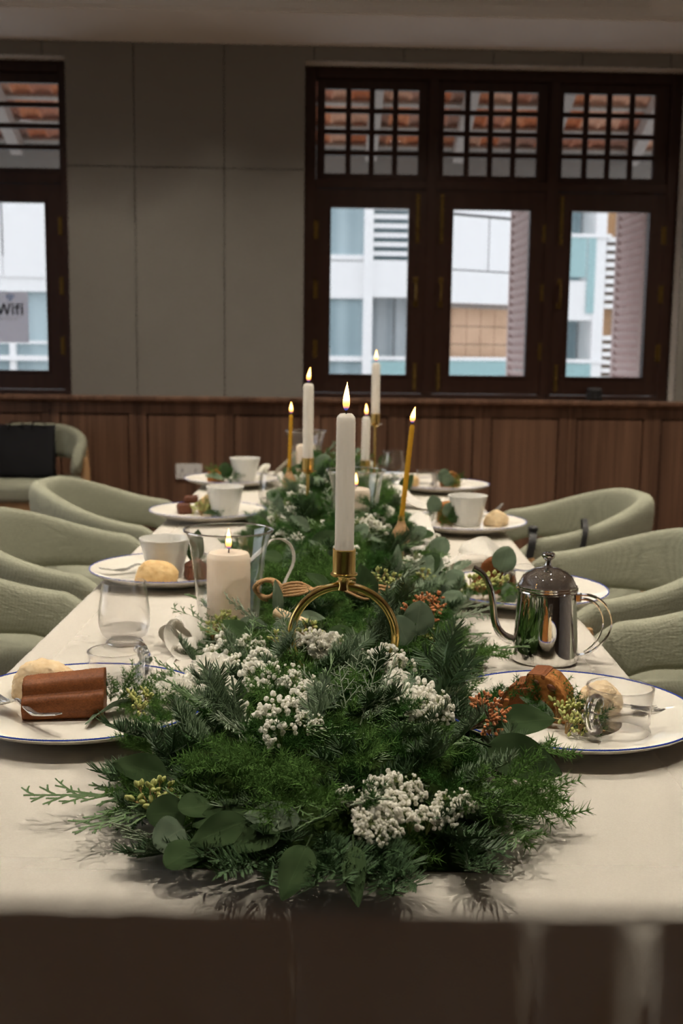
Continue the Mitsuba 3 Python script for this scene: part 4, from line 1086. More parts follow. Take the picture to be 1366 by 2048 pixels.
# near candle in its ring holder
x, y = .0296, 1.350
h = thing('ring_candle_holder', 'brass ring-shaped candle holder in the front greenery', 'candle holder')
rr = .0635; zc = CZ + .0055 + rr
aa = np.arange(80) / 80 * 2 * np.pi
part(h, 'ring', ply(tube(np.stack([x + rr * np.cos(aa), np.full(80, y), zc + rr * np.sin(aa)], 1), .0052, 16, closed=True), 'brass', True))
part(h, 'foot', ply(xf(lathe([(0, 0), (.026, 0), (.027, .002), (.024, .004), (.009, .006), (.007, .009), (0, .009)], 40), on(x, y, CZ)), 'brass', 40))
zt_ = zc + rr
part(h, 'cup', ply(xf(lathe([(.0085, -.004), (.0068, .003), (.0068, .010), (.0075, .0120), (.0150, .0128), (.0165, .0142), (.0165, .0158), (.0145, .0168), (.0138, .0185), (.0138, .0440), (.0142, .0452), (.0130, .0456), (.0122, .0440), (.0122, .0200), (0, .0195)], 48), on(x, y, zt_)), 'brass', 35))
c = thing('taper_candle', 'thick white taper candle burning in the brass ring holder', 'candle')
taper(c, x, y, zt_ + .0196, 1.0905, .0232); flame(c, x, y, 1.0900, .034, .0098, (.001, 0))
def stick(x, y, ztop, label):
    """slim brass stick: foot, stem, drip dish and cup"""
    h = thing('candlestick', label, 'candle holder', 'slim brass candlesticks')
    H = ztop - CZ
    part(h, 'foot', ply(xf(lathe([(0, 0), (.034, 0), (.035, .002), (.030, .004), (.006, .007), (.004, .012), (0, .012)], 40), on(x, y, CZ)), 'brass', 40))
    part(h, 'stem', ply(xf(lathe([(.0036, .008), (.0034, H * .5), (.0034, H - .036), (.0060, H - .034)], 18), on(x, y, CZ)), 'brass', True))
    part(h, 'drip_dish', ply(xf(lathe([(0, H - .036), (.006, H - .0355), (.012, H - .031), (.0195, H - .0295), (.0195, H - .0283), (.011, H - .0290), (0, H - .031)], 36), on(x, y, CZ)), 'brass', 40))
    part(h, 'cup', ply(xf(lathe([(.0085, H - .031), (.0130, H - .026), (.0135, H - .003), (.0138, H), (.0126, H), (.0122, H - .014), (0, H - .014)], 32), on(x, y, CZ)), 'brass', 40))
stick(-.053, 2.520, .925, 'slim brass candlestick left of the middle glass vase')
c = thing('taper_candle', 'white taper candle burning in the candlestick left of the middle glass vase', 'candle')
taper(c, -.053, 2.520, .9115, 1.0885, .0235); flame(c, -.053, 2.520, 1.088, .032, .0105, (.004, 0))
stick(.111, 3.12, .9905, 'tall slim brass candlestick at the far right of the greenery')
c = thing('taper_candle', 'tallest white taper candle, in front of the left casement glass', 'candle')
taper(c, .111, 3.12, .977, 1.1275, .0232); flame(c, .111, 3.12, 1.127, .031, .0105)
x, y = .0835, 3.05
h = thing('candlestick', 'low brass candlestick sunk in the far greenery', 'candle holder', 'slim brass candlesticks')
part(h, 'foot', ply(xf(lathe([(0, 0), (.030, 0), (.031, .002), (.026, .004), (.012, .010), (.0135, .096), (.0138, .118), (.0126, .118), (.0122, .100), (0, .100)], 36), on(x, y, CZ)), 'brass', 40))
c = thing('taper_candle', 'shorter white taper candle left of the tallest one', 'candle')
taper(c, x, y, CZ + .1005, .985, .0228, tip=(.002, 0)); flame(c, x + .002, y, .9845, .032, .0105, (-.001, 0))

# thin beeswax tapers in turned wooden holders
def wood_holder(x, y, z, label):
    h = thing('wooden_candle_holder', label, 'candle holder')
    H = z - CZ
    part(h, 'body', ply(xf(lathe([(0, 0), (.022, 0), (.023, .003), (.010, .008), (.006, .014), (.006, H - .046), (.0095, H - .045), (.0150, H - .040), (.0178, H - .030), (.0160, H - .019), (.0105, H - .010), (.0075, H - .003), (.0070, H), (0, H)], 36), on(x, y, CZ)), 'oak', 50))
    part(h, 'socket', ply(xf(lathe([(.0062, H - .001), (.0064, H + .010), (.0056, H + .010), (.0054, H)], 20), on(x, y, CZ)), 'brass', 40))
wood_holder(.136, 2.10, .850, 'turned wooden candle holder at the right edge of the greenery')
c = thing('beeswax_taper', 'long thin yellow beeswax candle leaning in the wooden holder', 'candle')
taper(c, .136, 2.10, .8515, 1.0280, .0092, 'bees_wax', (.0165, 0)); flame(c, .1525, 2.10, 1.0275, .030, .0105, (.005, 0))
wood_holder(-.112, 2.88, .856, 'turned wooden candle holder hidden in the far left greenery')
c = thing('beeswax_taper', 'short thin yellow beeswax candle on the far left of the greenery', 'candle')
taper(c, -.112, 2.88, .8575, .9980, .0092, 'bees_wax', (.004, 0)); flame(c, -.108, 2.88, .9975, .029, .0105)

# glass vases with pillar candles
def vase(label, clabel, x, y, zc, s=1.0, cx=0.0, fl=True):
    k = thing('glass_vase', label, 'vase', 'flared glass vases with pillar candles')
    M = mat((x, y, CZ), s=s)
    outer = [(0, 0), (.036, 0), (.0405, .002), (.0430, .010), (.0470, .060), (.0520, .110), (.0560, .136), (.0605, .150), (.0640, .1565)]
    inner = [(.0630, .1580), (.0590, .1510), (.0545, .136), (.0505, .110), (.0455, .060), (.0415, .012), (.038, .0075), (0, .0070)]
    part(k, 'wall', moved(ply(lathe(outer + inner, 80), 'glass_sheet', 50), M))
    part(k, 'rim', moved(ply(tube(np.stack([.0636 * np.cos(a), .0636 * np.sin(a), np.full(120, .1574)], 1), .0016, 10, closed=True), 'glass', True), M))
    part(k, 'base_ring', moved(ply(tube(np.stack([.0385 * np.cos(a), .0385 * np.sin(a), np.full(120, .0034)], 1), .0028, 10, closed=True), 'glass', True), M))
    c = thing('pillar_candle', clabel, 'candle', 'cream pillar candles in the vases')
    R, z0 = .0310, CZ + .0076; H = zc - z0
    mm = lathe([(0, 0), (R * .98, 0), (R, .003), (R, H - .010), (R * .985, H - .006), (R * .90, H - .001), (R * .75, H + .0006), (R * .45, H - .001), (0, H - .0015)], 48)
    part(c, 'body', ply(xf(mm, on(x + cx, y, z0)), 'pillar_wax', 40))
    flame(c, x + cx, y, zc - .001, .030, .0100)
vase('flared glass vase at the front left of the greenery', 'cream pillar candle in the front left glass vase', -.1365, 1.610, .8765)
vase('flared glass vase in the middle of the greenery', 'cream pillar candle in the middle glass vase', .0535, 2.430, .8700)
vase('flared glass vase at the far end of the greenery', 'cream pillar candle in the farthest glass vase', -.0935, 3.560, .8660)

# ------------------------------------------------------------------ ribbons, twine, scroll
leaf_mat('satin', (0.80, 0.775, 0.72), 0.5, 0.35)
def ribbon_part(k, pts, w, side, n=60, m='satin', th=.0007):
    return part(k, 'band', ply(strip(spline(pts, n), w, side, th), m, 35))
k = thing('organza_bow', 'sheer white ribbon bow lying on the cloth by the front left vase', 'ribbon')
ribbon_part(k, [(-.215, 1.575, .754), (-.224, 1.568, .772), (-.212, 1.556, .786), (-.190, 1.545, .778), (-.170, 1.535, .760), (-.160, 1.525, .754)], .030, (.3, 1, .1))
ribbon_part(k, [(-.165, 1.530, .756), (-.180, 1.545, .785), (-.200, 1.540, .790), (-.205, 1.525, .770), (-.190, 1.515, .755), (-.165, 1.515, .754)], .034, (.4, 1, .2))
ribbon_part(k, [(-.165, 1.520, .756), (-.182, 1.506, .770), (-.196, 1.500, .762), (-.190, 1.492, .754), (-.168, 1.505, .753), (-.150, 1.510, .754)], .022, (.2, 1, .2))
ribbon_part(k, [(-.185, 1.512, .754), (-.196, 1.490, .7535), (-.199, 1.462, .7530), (-.194, 1.440, .7530), (-.196, 1.425, .7530)], .010, (1, .1, 0))
k = thing('white_ribbon', 'narrow white ribbon curling up right of the front left vase', 'ribbon')
ribbon_part(k, [(-.064, 1.640, .812), (-.052, 1.640, .838), (-.044, 1.642, .862), (-.052, 1.646, .884), (-.072, 1.655, .888), (-.090, 1.672, .872), (-.110, 1.700, .850), (-.13, 1.72, .82)], .011, (.5, -1, .3))
k = thing('satin_ribbon', 'wide cream satin ribbon waving over the cloth right of the greenery', 'ribbon')
ribbon_part(k, [(.170, 2.62, .775), (.180, 2.46, .790), (.188, 2.32, .778), (.205, 2.22, .757), (.235, 2.17, .760), (.262, 2.165, .778), (.292, 2.185, .782), (.318, 2.215, .776), (.340, 2.245, .762), (.356, 2.265, .754)], .070, (.30, 1, .12), 90)
k = thing('satin_ribbon', 'cream satin ribbon trailing from the far right end of the greenery', 'ribbon')
ribbon_part(k, [(.150, 3.05, .80), (.185, 3.00, .790), (.215, 2.98, .768), (.25, 2.97, .757), (.29, 2.98, .766), (.33, 3.0, .757)], .06, (.3, 1, .1))
k = thing('satin_ribbon', 'white satin ribbon trailing from the far left end of the greenery', 'ribbon')
ribbon_part(k, [(-.085, 3.62, .86), (-.115, 3.58, .845), (-.15, 3.55, .815), (-.185, 3.52, .780), (-.215, 3.50, .760), (-.25, 3.52, .770), (-.285, 3.54, .757), (-.32, 3.57, .757)], .055, (.4, 1, .2), 80)
def f_jute(p, n, uv): return mix((0.33, 0.19, 0.085), (0.56, 0.36, 0.19), noise(p.x * 700, p.y * 700, p.z * 700))
mat_def('jute', P(f_jute), 0.9, 0.1)
def rope(pts, r=.0022, n=120, tw_=900):
    p = spline(pts, n); t_, A, Bn = frames(p)
    L = np.r_[0, np.cumsum(np.linalg.norm(np.diff(p, axis=0), axis=1))]
    ms = []
    for q in range(3):
        ph = L * tw_ + q * 2 * np.pi / 3
        ms.append(tube(p + .55 * r * (np.cos(ph)[:, None] * A + np.sin(ph)[:, None] * Bn), r * .62, 6))
    return cat(ms)
k = thing('jute_twine', 'knotted jute twine lying across the greenery behind the ring holder', 'twine')
aa = np.linspace(0, 2 * np.pi, 14)
part(k, 'loop', ply(rope([(-.073 + .0165 * math.cos(q), 1.535 + .004 * math.sin(q), .838 + .0135 * math.sin(q)) for q in np.linspace(-1.2, 4.6, 12)], .0028), 'jute', True))
part(k, 'loop', ply(rope([(-.078 + .0145 * math.cos(q), 1.528 + .005 * math.sin(2 * q), .841 + .0115 * math.sin(q)) for q in np.linspace(.2, 6.0, 12)], .0028), 'jute', True))
for i in range(5):
    o = (i - 2) * .0032
    part(k, 'strand', ply(rope([(-.060, 1.535, .836 + o), (-.030, 1.54 + o, .839 + o), (.0, 1.56, .834 - .6 * o), (.030, 1.575 + o, .838 + 1.1 * o), (.058, 1.585 + 2 * o, .828 + 1.5 * o), (.082 + 2 * o, 1.59, .824 + 1.2 * o)], .0021), 'jute', True))
k = thing('paper_scroll', 'rolled cream paper in the greenery left of the ring holder', 'scroll')
mat_def('parchment', P(lambda p, n, uv: mix((0.58, 0.42, 0.24), (0.78, 0.62, 0.42), fbm(p.x * 60, p.y * 60, p.z * 60))), 0.6, 0.3)
p0, p1 = np.array([-.062, 1.50, .814]), np.array([-.012, 1.47, .803])
z = unit(p1 - p0); x_ = unit(np.cross(z, [0, 0, 1])); tt = np.linspace(0, 5.2 * np.pi, 90); rad = .0085 - .0016 * tt / tt[-1] * 2
c2 = np.stack([rad * np.cos(tt), rad * np.sin(tt)], 1)
sh = np.vstack([np.c_[c2, np.zeros(90)], np.c_[c2, np.full(90, np.linalg.norm(p1 - p0))]])
part(k, 'sheet', ply(xf(trimesh.Trimesh(sh, grid_faces(2, 90), process=False), axes(p0, x_, np.cross(z, x_), z)), 'parchment', True))
# ------------------------------------------------------------------ the garland down the middle of the table
YK = [.80, .86, .92, 1.0, 1.15, 1.3, 1.5, 2.0, 2.6, 3.1, 3.4, 3.6, 3.68]
HK = [.010, .030, .045, .055, .052, .038, .045, .060, .075, .092, .090, .045, .010]
WK = [.12, .16, .185, .195, .20, .20, .20, .19, .175, .15, .135, .11, .08]
CK = [.02, .02, .02, .02, .02, .025, .025, .015, .01, .01, .0, .0, .0]
def heap(x, y):
    u = np.abs(x - np.interp(y, YK, CK)) / np.interp(y, YK, WK)
    return TZ + np.interp(y, YK, HK) * np.maximum(0, 1 - u ** 2.4)
GYP_AT = [[-0.1227, 1.3703, 0.7825], [-0.1058, 1.3882, 0.788], [-0.0855, 1.3851, 0.793], [-0.1206, 1.4398, 0.7844], [-0.0685, 1.3243, 0.7943], [-0.0886, 1.3216, 0.7905], [-0.053, 1.1725, 0.8073], [-0.0376, 1.2005, 0.8067], [-0.0168, 1.1448, 0.8131], [-0.0624, 1.2264, 0.8008], [-0.0606, 1.0713, 0.809], [-0.0386, 1.0719, 0.8122], [-0.0174, 1.0884, 0.8142], [-0.0025, 1.0283, 0.816], [-0.0293, 1.0054, 0.8144], [0.0006, 1.1184, 0.8141], [0.0073, 1.3755, 0.802], [-0.0104, 1.3834, 0.8022], [0.0321, 1.3548, 0.8016], [0.0834, 1.3321, 0.7985], [0.091, 1.2717, 0.7995], [0.0727, 1.2769, 0.8007], [0.1109, 1.153, 0.8058], [0.1123, 1.0835, 0.8063], [0.1215, 1.1263, 0.8038], [0.1064, 1.0991, 0.8072], [0.1018, 1.1334, 0.8081], [0.0532, 0.896, 0.7992], [0.0682, 0.9119, 0.8025], [0.0797, 0.906, 0.7998], [0.0689, 0.871, 0.7929], [0.0494, 0.8621, 0.791], [0.0861, 0.8761, 0.7918], [0.0612, 0.8835, 0.7959], [0.0383, 0.8872, 0.7983], [0.0584, 0.9077, 0.8019], [0.0757, 0.8896, 0.7966], [0.1169, 0.8901, 0.7896], [0.1006, 0.874, 0.7895], [0.1231, 0.8985, 0.7904], [0.0604, 0.8538, 0.7877], [-0.0929, 2.6073, 0.816], [-0.0674, 2.634, 0.8269], [-0.0602, 2.0539, 0.8164], [-0.0847, 2.1005, 0.811], [0.0696, 2.1598, 0.8224], [0.0886, 2.2278, 0.8197], [0.1042, 2.186, 0.8147], [0.0399, 1.9038, 0.8185], [0.0245, 1.9263, 0.8194], [0.0008, 1.9588, 0.8203], [0.2099, 2.3499, 0.7618], [0.1724, 1.9653, 0.7839], [0.0418, 2.5075, 0.8335], [-0.0405, 3.193, 0.847], [0.0298, 3.3106, 0.8507], [0.1076, 3.8858, 0.7619], [-0.0069, 2.8028, 0.8433], [0.2215, 1.9668, 0.7618]]
CARN_AT = [[-0.1671, 1.2726, 0.764], [-0.1295, 1.3219, 0.7775], [-0.1059, 1.217, 0.7899], [0.0919, 1.1935, 0.8039], [0.0074, 1.3708, 0.8001], [-0.084, 2.3972, 0.8145], [-0.0303, 1.4111, 0.7998], [-0.2368, 3.7826, 0.7598], [0.1178, 2.4421, 0.8105], [-0.1069, 4.437, 0.76]]
BERRY_AT = [[0.1659, 1.1027, 0.7912], [0.1821, 1.1515, 0.7844], [0.1341, 1.5321, 0.7987], [0.1153, 1.4783, 0.8013], [0.1518, 1.5855, 0.7947]]
SEED_AT = [[-0.143, 1.5422, 0.7797], [-0.1504, 1.5279, 0.7761], [-0.1333, 1.5629, 0.784], [-0.0123, 1.4046, 0.8044], [-0.1336, 0.9242, 0.7804], [-0.1262, 0.9313, 0.7838], [0.1464, 1.4473, 0.7941], [0.1088, 1.7205, 0.8079], [0.0856, 1.7201, 0.8115], [0.164, 1.8446, 0.7908], [-0.049, 1.3814, 0.8009]]
LEAF_AT = [('round', 'grey', [0.1868, 1.8183, 0.7816], (0.6, -0.3, 0.5), 1.25), ('round', 'grey', [0.1615, 1.87, 0.7941], (0.6, 0.2, 0.6), 1.1), ('oval', 'grey', [0.2301, 2.0611, 0.7658], (0.9, 0.2, 0.4), 0.8), ('round', 'grey', [0.2088, 2.2019, 0.7657], (0.4, 0.3, 0.7), 1.1), ('oval', 'dark', [0.0687, 1.5794, 0.8118], (-0.25, 0.1, 0.9), 1.15), ('round', 'grey', [0.1241, 1.4362, 0.8007], (0.1, 0.1, 0.9), 1.15), ('round', 'grey', [0.1104, 1.3876, 0.8015], (-0.3, 0.0, 0.8), 1.0), ('oval', 'dark', [-0.0312, 1.9462, 0.8221], (0.8, 0.0, 0.5), 1.25), ('oval', 'grey', [-0.1092, 2.4295, 0.8094], (-0.1, 0.1, 0.9), 1.0), ('long', 'grey', [-0.1153, 1.544, 0.7924], (0.75, -0.6, 0.0), 1.0), ('long', 'dark', [-0.1429, 1.7085, 0.7835], (0.8, -0.3, -0.1), 1.0), ('long', 'grey', [-0.0595, 1.5163, 0.8055], (-0.05, 0.1, 0.9), 0.9), ('long', 'grey', [-0.0359, 1.5058, 0.8084], (0.7, -0.5, 0.1), 0.9), ('long', 'grey', [-0.0643, 1.4742, 0.8033], (0.9, -0.2, 0.1), 0.9), ('oval', 'dark', [0.0052, 1.4141, 0.8074], (0.9, -0.2, 0.1), 0.9), ('long', 'dark', [0.0181, 1.3977, 0.8072], (0.9, -0.4, 0), 0.9), ('round', 'dark', [-0.0985, 0.8935, 0.7881], (-0.7, -0.35, 0.1), 0.85), ('round', 'grey', [-0.0972, 0.8723, 0.7844], (-0.4, -0.6, -0.05), 0.85), ('oval', 'dark', [-0.0427, 0.8817, 0.7969], (-0.85, -0.25, -0.12), 1.0), ('oval', 'dark', [-0.0455, 0.867, 0.7938], (-0.75, -0.45, -0.15), 1.0), ('oval', 'dark', [-0.0186, 0.8528, 0.792], (-0.8, -0.35, -0.2), 0.85), ('oval', 'grey', [-0.0033, 0.8639, 0.7958], (-0.95, -0.05, 0.12), 0.9), ('oval', 'dark', [0.0033, 0.8363, 0.7874], (-0.25, -0.62, -0.35), 1.0), ('round', 'dark', [-0.0768, 0.8947, 0.7944], (-0.5, -0.4, 0.1), 0.8), ('oval', 'dark', [-0.1258, 0.9709, 0.79], (-0.9, -0.2, 0.3), 1.0), ('round', 'dark', [-0.0832, 0.8483, 0.7807], (-0.6, -0.6, -0.2), 0.8), ('oval', 'dark', [0.1852, 1.1342, 0.7849], (0.95, 0.1, 0.1), 1.35), ('oval', 'dark', [0.1701, 1.0553, 0.7916], (0.85, -0.4, -0.2), 1.5), ('long', 'dark', [0.039, 0.8368, 0.7877], (0.05, -0.9, -0.4), 1.0), ('round', 'dark', [0.0389, 1.5864, 0.8134], (0.4, 0.3, 0.6), 1.0), ('long', 'grey', [0.1116, 1.7863, 0.8103], (0.1, 0.2, 0.9), 0.9), ('oval', 'dark', [0.0096, 1.644, 0.8151], (-0.7, 0.2, 0.5), 0.9), ('round', 'grey', [-0.1302, 2.7962, 0.7925], (-0.7, 0.2, 0.4), 1.0), ('round', 'grey', [0.1602, 2.2225, 0.7934], (0.6, 0.0, 0.5), 1.0), ('round', 'grey', [-0.0356, 2.9761, 0.8492], (0.3, 0.3, 0.8), 1.2), ('round', 'grey', [-0.128, 3.9865, 0.7659], (-0.5, 0.3, 0.7), 1.2), ('oval', 'grey', [0.0303, 2.8217, 0.8478], (0.5, -0.3, 0.6), 1.1), ('round', 'dark', [0.1519, 3.9354, 0.7659], (0.6, 0.2, 0.6), 1.2), ('oval', 'dark', [0.1861, 3.1846, 0.7659], (0.5, 0.2, 0.7), 1.3), ('oval', 'grey', [-0.0351, 2.1255, 0.8265], (-0.6, -0.3, 0.5), 1.0), ('round', 'grey', [0.1821, 1.6694, 0.7852], (0.5, 0.3, 0.5), 0.9), ('oval', 'dark', [-0.0906, 1.4314, 0.797], (-0.7, 0.3, 0.4), 0.9)]
FIR_AT = [(0, [-0.1185, 1.0826, 0.7803], (-0.98, -0.15, 0.1), 1.1), (0, [-0.1247, 1.0077, 0.7781], (-0.95, -0.3, -0.05), 1.0), (1, [-0.0789, 1.013, 0.7937], (-0.8, 0.2, 0.45), 1.0), (1, [-0.0581, 1.0422, 0.7981], (-0.5, 0.3, 0.6), 0.9), (0, [0.0659, 0.8701, 0.7805], (-0.02, -0.9, -0.25), 1.05), (2, [0.052, 0.8637, 0.7798], (0.15, -0.95, -0.3), 0.9), (0, [0.1085, 0.8837, 0.7781], (0.55, -0.75, -0.3), 1.05), (2, [0.0963, 0.8861, 0.7811], (0.8, -0.5, -0.1), 1.0), (0, [0.0215, 0.8739, 0.7824], (-0.15, -0.9, -0.3), 0.95), (2, [0.0129, 0.8618, 0.7801], (0.3, -0.9, -0.25), 0.9), (0, [-0.0211, 0.8624, 0.7794], (-0.6, -0.75, -0.25), 1.0), (0, [-0.0585, 0.8763, 0.7777], (-0.85, -0.5, -0.25), 1.0), (0, [0.1493, 1.1925, 0.7814], (0.05, 0.75, 0.6), 1.25), (0, [0.1365, 1.1407, 0.7874], (0.15, 0.6, 0.7), 1.2), (1, [0.0799, 1.4065, 0.7895], (-0.1, 0.3, 0.9), 0.85), (1, [0.0863, 1.4082, 0.7891], (0.1, 0.4, 0.9), 0.8), (1, [-0.0572, 1.3179, 0.7839], (0.5, 0.3, 0.6), 0.9), (1, [-0.0189, 1.2552, 0.791], (0.9, 0.2, 0.4), 1.0), (1, [0.0036, 1.2682, 0.7904], (0.8, 0.4, 0.4), 1.0), (1, [0.0374, 1.1085, 0.8021], (0.7, -0.5, 0.4), 0.9), (1, [0.1227, 1.0374, 0.7924], (0.6, -0.3, 0.5), 0.9), (1, [0.1264, 0.9713, 0.7887], (0.6, -0.6, 0.3), 0.9), (1, [0.0952, 0.9747, 0.7963], (0.2, -0.6, 0.6), 0.7), (1, [-0.0775, 1.1489, 0.7925], (-0.6, 0.4, 0.4), 0.9), (1, [-0.001, 1.0431, 0.8035], (0.3, 0.6, 0.5), 0.8)]
CEDAR_AT = [(0, [-0.1418, 0.9715, 0.7708], (-0.95, -0.15, 0.05), 1.15), (0, [-0.1246, 0.948, 0.776], (-0.8, -0.5, 0), 1.0), (0, [-0.1171, 0.928, 0.7777], (-0.9, -0.4, -0.1), 0.9), (0, [0.1816, 1.5778, 0.7737], (0.95, -0.2, 0.15), 1.0), (0, [0.182, 1.4717, 0.7732], (0.95, -0.3, 0.12), 1.0), (1, [0.1965, 1.7396, 0.7651], (0.95, 0.1, 0.2), 1.0), (1, [0.1707, 1.6192, 0.778], (0.9, -0.2, 0.2), 1.0), (1, [0.0372, 1.0785, 0.807], (-0.3, 0.5, 0.8), 0.75), (1, [0.0469, 1.0636, 0.8071], (0.3, 0.5, 0.8), 0.75), (1, [0.0273, 1.0933, 0.807], (-0.6, 0.2, 0.7), 0.75), (1, [0.0573, 1.0988, 0.8056], (0.5, 0.3, 0.8), 0.7), (1, [0.0375, 1.1474, 0.8054], (0.1, 0.4, 0.9), 0.7), (0, [-0.1371, 1.5658, 0.7724], (-0.9, 0.3, 0.3), 0.9), (1, [-0.0484, 1.3724, 0.7906], (0.1, 0.5, 0.8), 0.8), (1, [-0.0278, 1.3278, 0.7908], (-0.2, 0.5, 0.8), 0.8), (1, [0.1863, 1.9119, 0.7685], (0.7, 0.4, 0.5), 1.0), (1, [0.0923, 1.6846, 0.7998], (0.6, 0.4, 0.5), 0.9), (0, [-0.1186, 1.5945, 0.7801], (-0.9, 0.2, 0.4), 0.8), (0, [0.2499, 1.9025, 0.7539], (0.9, 0.3, 0.2), 0.8)]
FERN_AT = [([0.1692, 1.0063, 0.7755], (0.85, -0.5, 0.1), 1.0), ([0.1713, 0.9696, 0.7713], (0.8, -0.6, 0.0), 1.05), ([0.1777, 1.0536, 0.7722], (0.95, 0.1, 0.15), 1.0), ([0.1491, 0.9335, 0.7769], (0.75, -0.7, -0.1), 1.0), ([-0.1189, 0.9689, 0.7768], (-0.8, -0.5, 0.0), 0.9), ([0.124, 0.9443, 0.7857], (0.5, -0.8, 0.2), 1.0), ([0.0116, 0.9129, 0.7925], (-0.2, -0.8, 0.45), 1.0), ([-0.024, 0.9456, 0.7967], (-0.4, -0.7, 0.5), 1.0), ([0.0369, 0.9633, 0.7999], (0.3, -0.7, 0.5), 1.0), ([-0.0596, 0.9544, 0.7928], (-0.6, -0.6, 0.4), 1.0), ([0.1798, 1.4145, 0.7689], (0.9, -0.1, 0.3), 0.9), ([0.1414, 1.4191, 0.7803], (0.7, -0.3, 0.6), 0.9), ([-0.0133, 0.9068, 0.7903], (-0.3, -0.9, 0.3), 0.9)]
gl = thing('greenery_garland', 'long garland of fir, fern, eucalyptus and white flowers down the table', 'garland')
# stems and moss underneath that carry the sprigs
gy, gu = np.meshgrid(np.linspace(.87, 3.62, 240), np.linspace(-1, 1, 31), indexing='ij')
gx = np.interp(gy, YK, CK) + gu * np.interp(gy, YK, WK) * .74
gz = TZ + .0012 + np.interp(gy, YK, HK) * .60 * np.maximum(0, 1 - np.abs(gu) ** 2.6) * np.clip((gy - .87) / .05, 0, 1) * np.clip((3.62 - gy) / .05, 0, 1)
gz += (meshkit.fbm(np.stack([gx * 60, gy * 60, 0 * gx], -1), 3, 6) - .5) * .014 * (gz > TZ + .010)
v = np.stack([gx, gy, gz], -1).reshape(-1, 3); vb = v.copy(); vb[:, 2] = TZ + .0008
f = grid_faces(240, 31)
part(gl, 'moss_bed', ply(trimesh.Trimesh(np.vstack([v, vb]), np.vstack([f[:, ::-1], f + len(v)]), process=False), 'moss', True))
AXES_ = [(-.1365, 1.610, .062), (.0535, 2.430, .062), (-.0935, 3.560, .060)]
POLES = [(.0296, 1.350, .014), (-.053, 2.52, .012), (.111, 3.12, .012), (.0835, 3.05, .012)]
rs = np.random.default_rng(21)
TOOL = {n: 0 for n in ('fern_sprig', 'fir_sprig', 'cedar_sprig')}
def clear(p, d, L):
    q = p + d * np.linspace(0, 1, 7)[:, None] * L
    for x, y, r in AXES_:
        if (np.hypot(q[:, 0] - x, q[:, 1] - y) < r).any(): return False
    for x, y, r in POLES:
        if (np.hypot(q[:, 0] - x, q[:, 1] - y) < r).any() : return False
    return True
def ring_clear(p, d, L):
    q = p + d * np.linspace(0, 1, 7)[:, None] * L
    return not ((np.abs(q[:, 1] - 1.35) < .012) & (np.abs(q[:, 0] - .03) < .072)).any()
def sprig(kind, p, d, s, L, up=(0, 0, 1), force=False):
    p, d = np.array(p, float), unit(np.array(d, float))
    end = p + d * L * s
    low = TZ + .007
    if end[2] < low: d = unit(np.array([d[0], d[1], (low - p[2]) / (L * s)]))
    q_ = p + d * np.linspace(0, 1.1, 8)[:, None] * L * s
    if (np.hypot(q_[:, 0] - .304, q_[:, 1] - 1.505) < .062).any(): return False
    if not force and not (clear(p, d, L * s) and ring_clear(p, d, L * s)): return False
    part(gl, kind[0], inst(kind[1], aim(p, d, up, s, rs.uniform(-.5, .5))))
    return True
def pick(lst, i): return lst[i % len(lst)]
FERNS, FIRS, CEDARS = [('fern_sprig', n) for n in FERN], [('fir_sprig', n) for n in FIR], [('cedar_sprig', n) for n in CEDAR]
FIR_G = [k for k in FIRS if 'green' in k[1]]; FIR_P = [k for k in FIRS if 'pale' in k[1]]
CED_G = [k for k in CEDARS if 'green' in k[1]]; CED_P = [k for k in CEDARS if 'grey' in k[1]]
for i, (k, p, d, s) in enumerate(FIR_AT): sprig(pick((FIR_G, FIR_P, FIR_G)[k], i), p, d, s, .075, force=True)
for i, (k, p, d, s) in enumerate(CEDAR_AT): sprig(pick((CED_G, CED_P)[k], i), p, d, s, .09, force=True)
for i, (p, d, s) in enumerate(FERN_AT): sprig(pick(FERNS, 2 * i), p, d, s * 1.05, .07, force=True)
# the mass of sprigs, laid like shingles outward and towards the near end
n_ = [0, 0, 0]
y = .905
while y < 3.56:
    w, c = np.interp(y, YK, WK), np.interp(y, YK, CK)
    step = .030 if y < 1.65 else .050
    for u in np.arange(-.90, .91, .155 if y < 1.65 else .25):
        uu = u + rs.uniform(-.08, .08); yy = y + rs.uniform(-.02, .02)
        x = c + uu * w
        z = heap(x, yy)
        out = np.array([uu * 1.3 + rs.normal() * .55, -.55 + rs.normal() * .55 - (1.2 if yy < 1.0 else 0), 0.0])
        out = unit(out)
        slope = (heap(x + out[0] * .03, yy + out[1] * .03) - z) / .03
        d = np.array([out[0], out[1], slope + (rs.uniform(.25, 1.1) if rs.uniform() < .6 else rs.uniform(.0, .4))])
        s = (rs.uniform(.75, 1.05) if abs(uu) < .7 else rs.uniform(.6, .85)) * (1.0 if yy < 1.65 else 1.35)
        q = rs.uniform()
        if yy < .945: q = .55 + .45 * q if rs.uniform() < .8 else q
        if q < .56: kind, k0 = pick(FERNS, int(rs.integers(0, 99))), 0
        elif q < .80: kind, k0 = pick(FIRS, int(rs.integers(0, 99))), 1
        else: kind, k0 = pick(CEDARS, int(rs.integers(0, 99))), 2
        if n_[k0] > (270, 120, 140)[k0]: continue
        base = np.array([x, yy, z - .014]) - np.array([out[0], out[1], 0]) * .02 * s
        base[2] = max(base[2] + rs.uniform(-.012, .012) * (yy > .95), TZ + .008)
        if sprig(kind, base, d, s, (.07, .075, .09)[k0]): n_[k0] += 1
    y += step
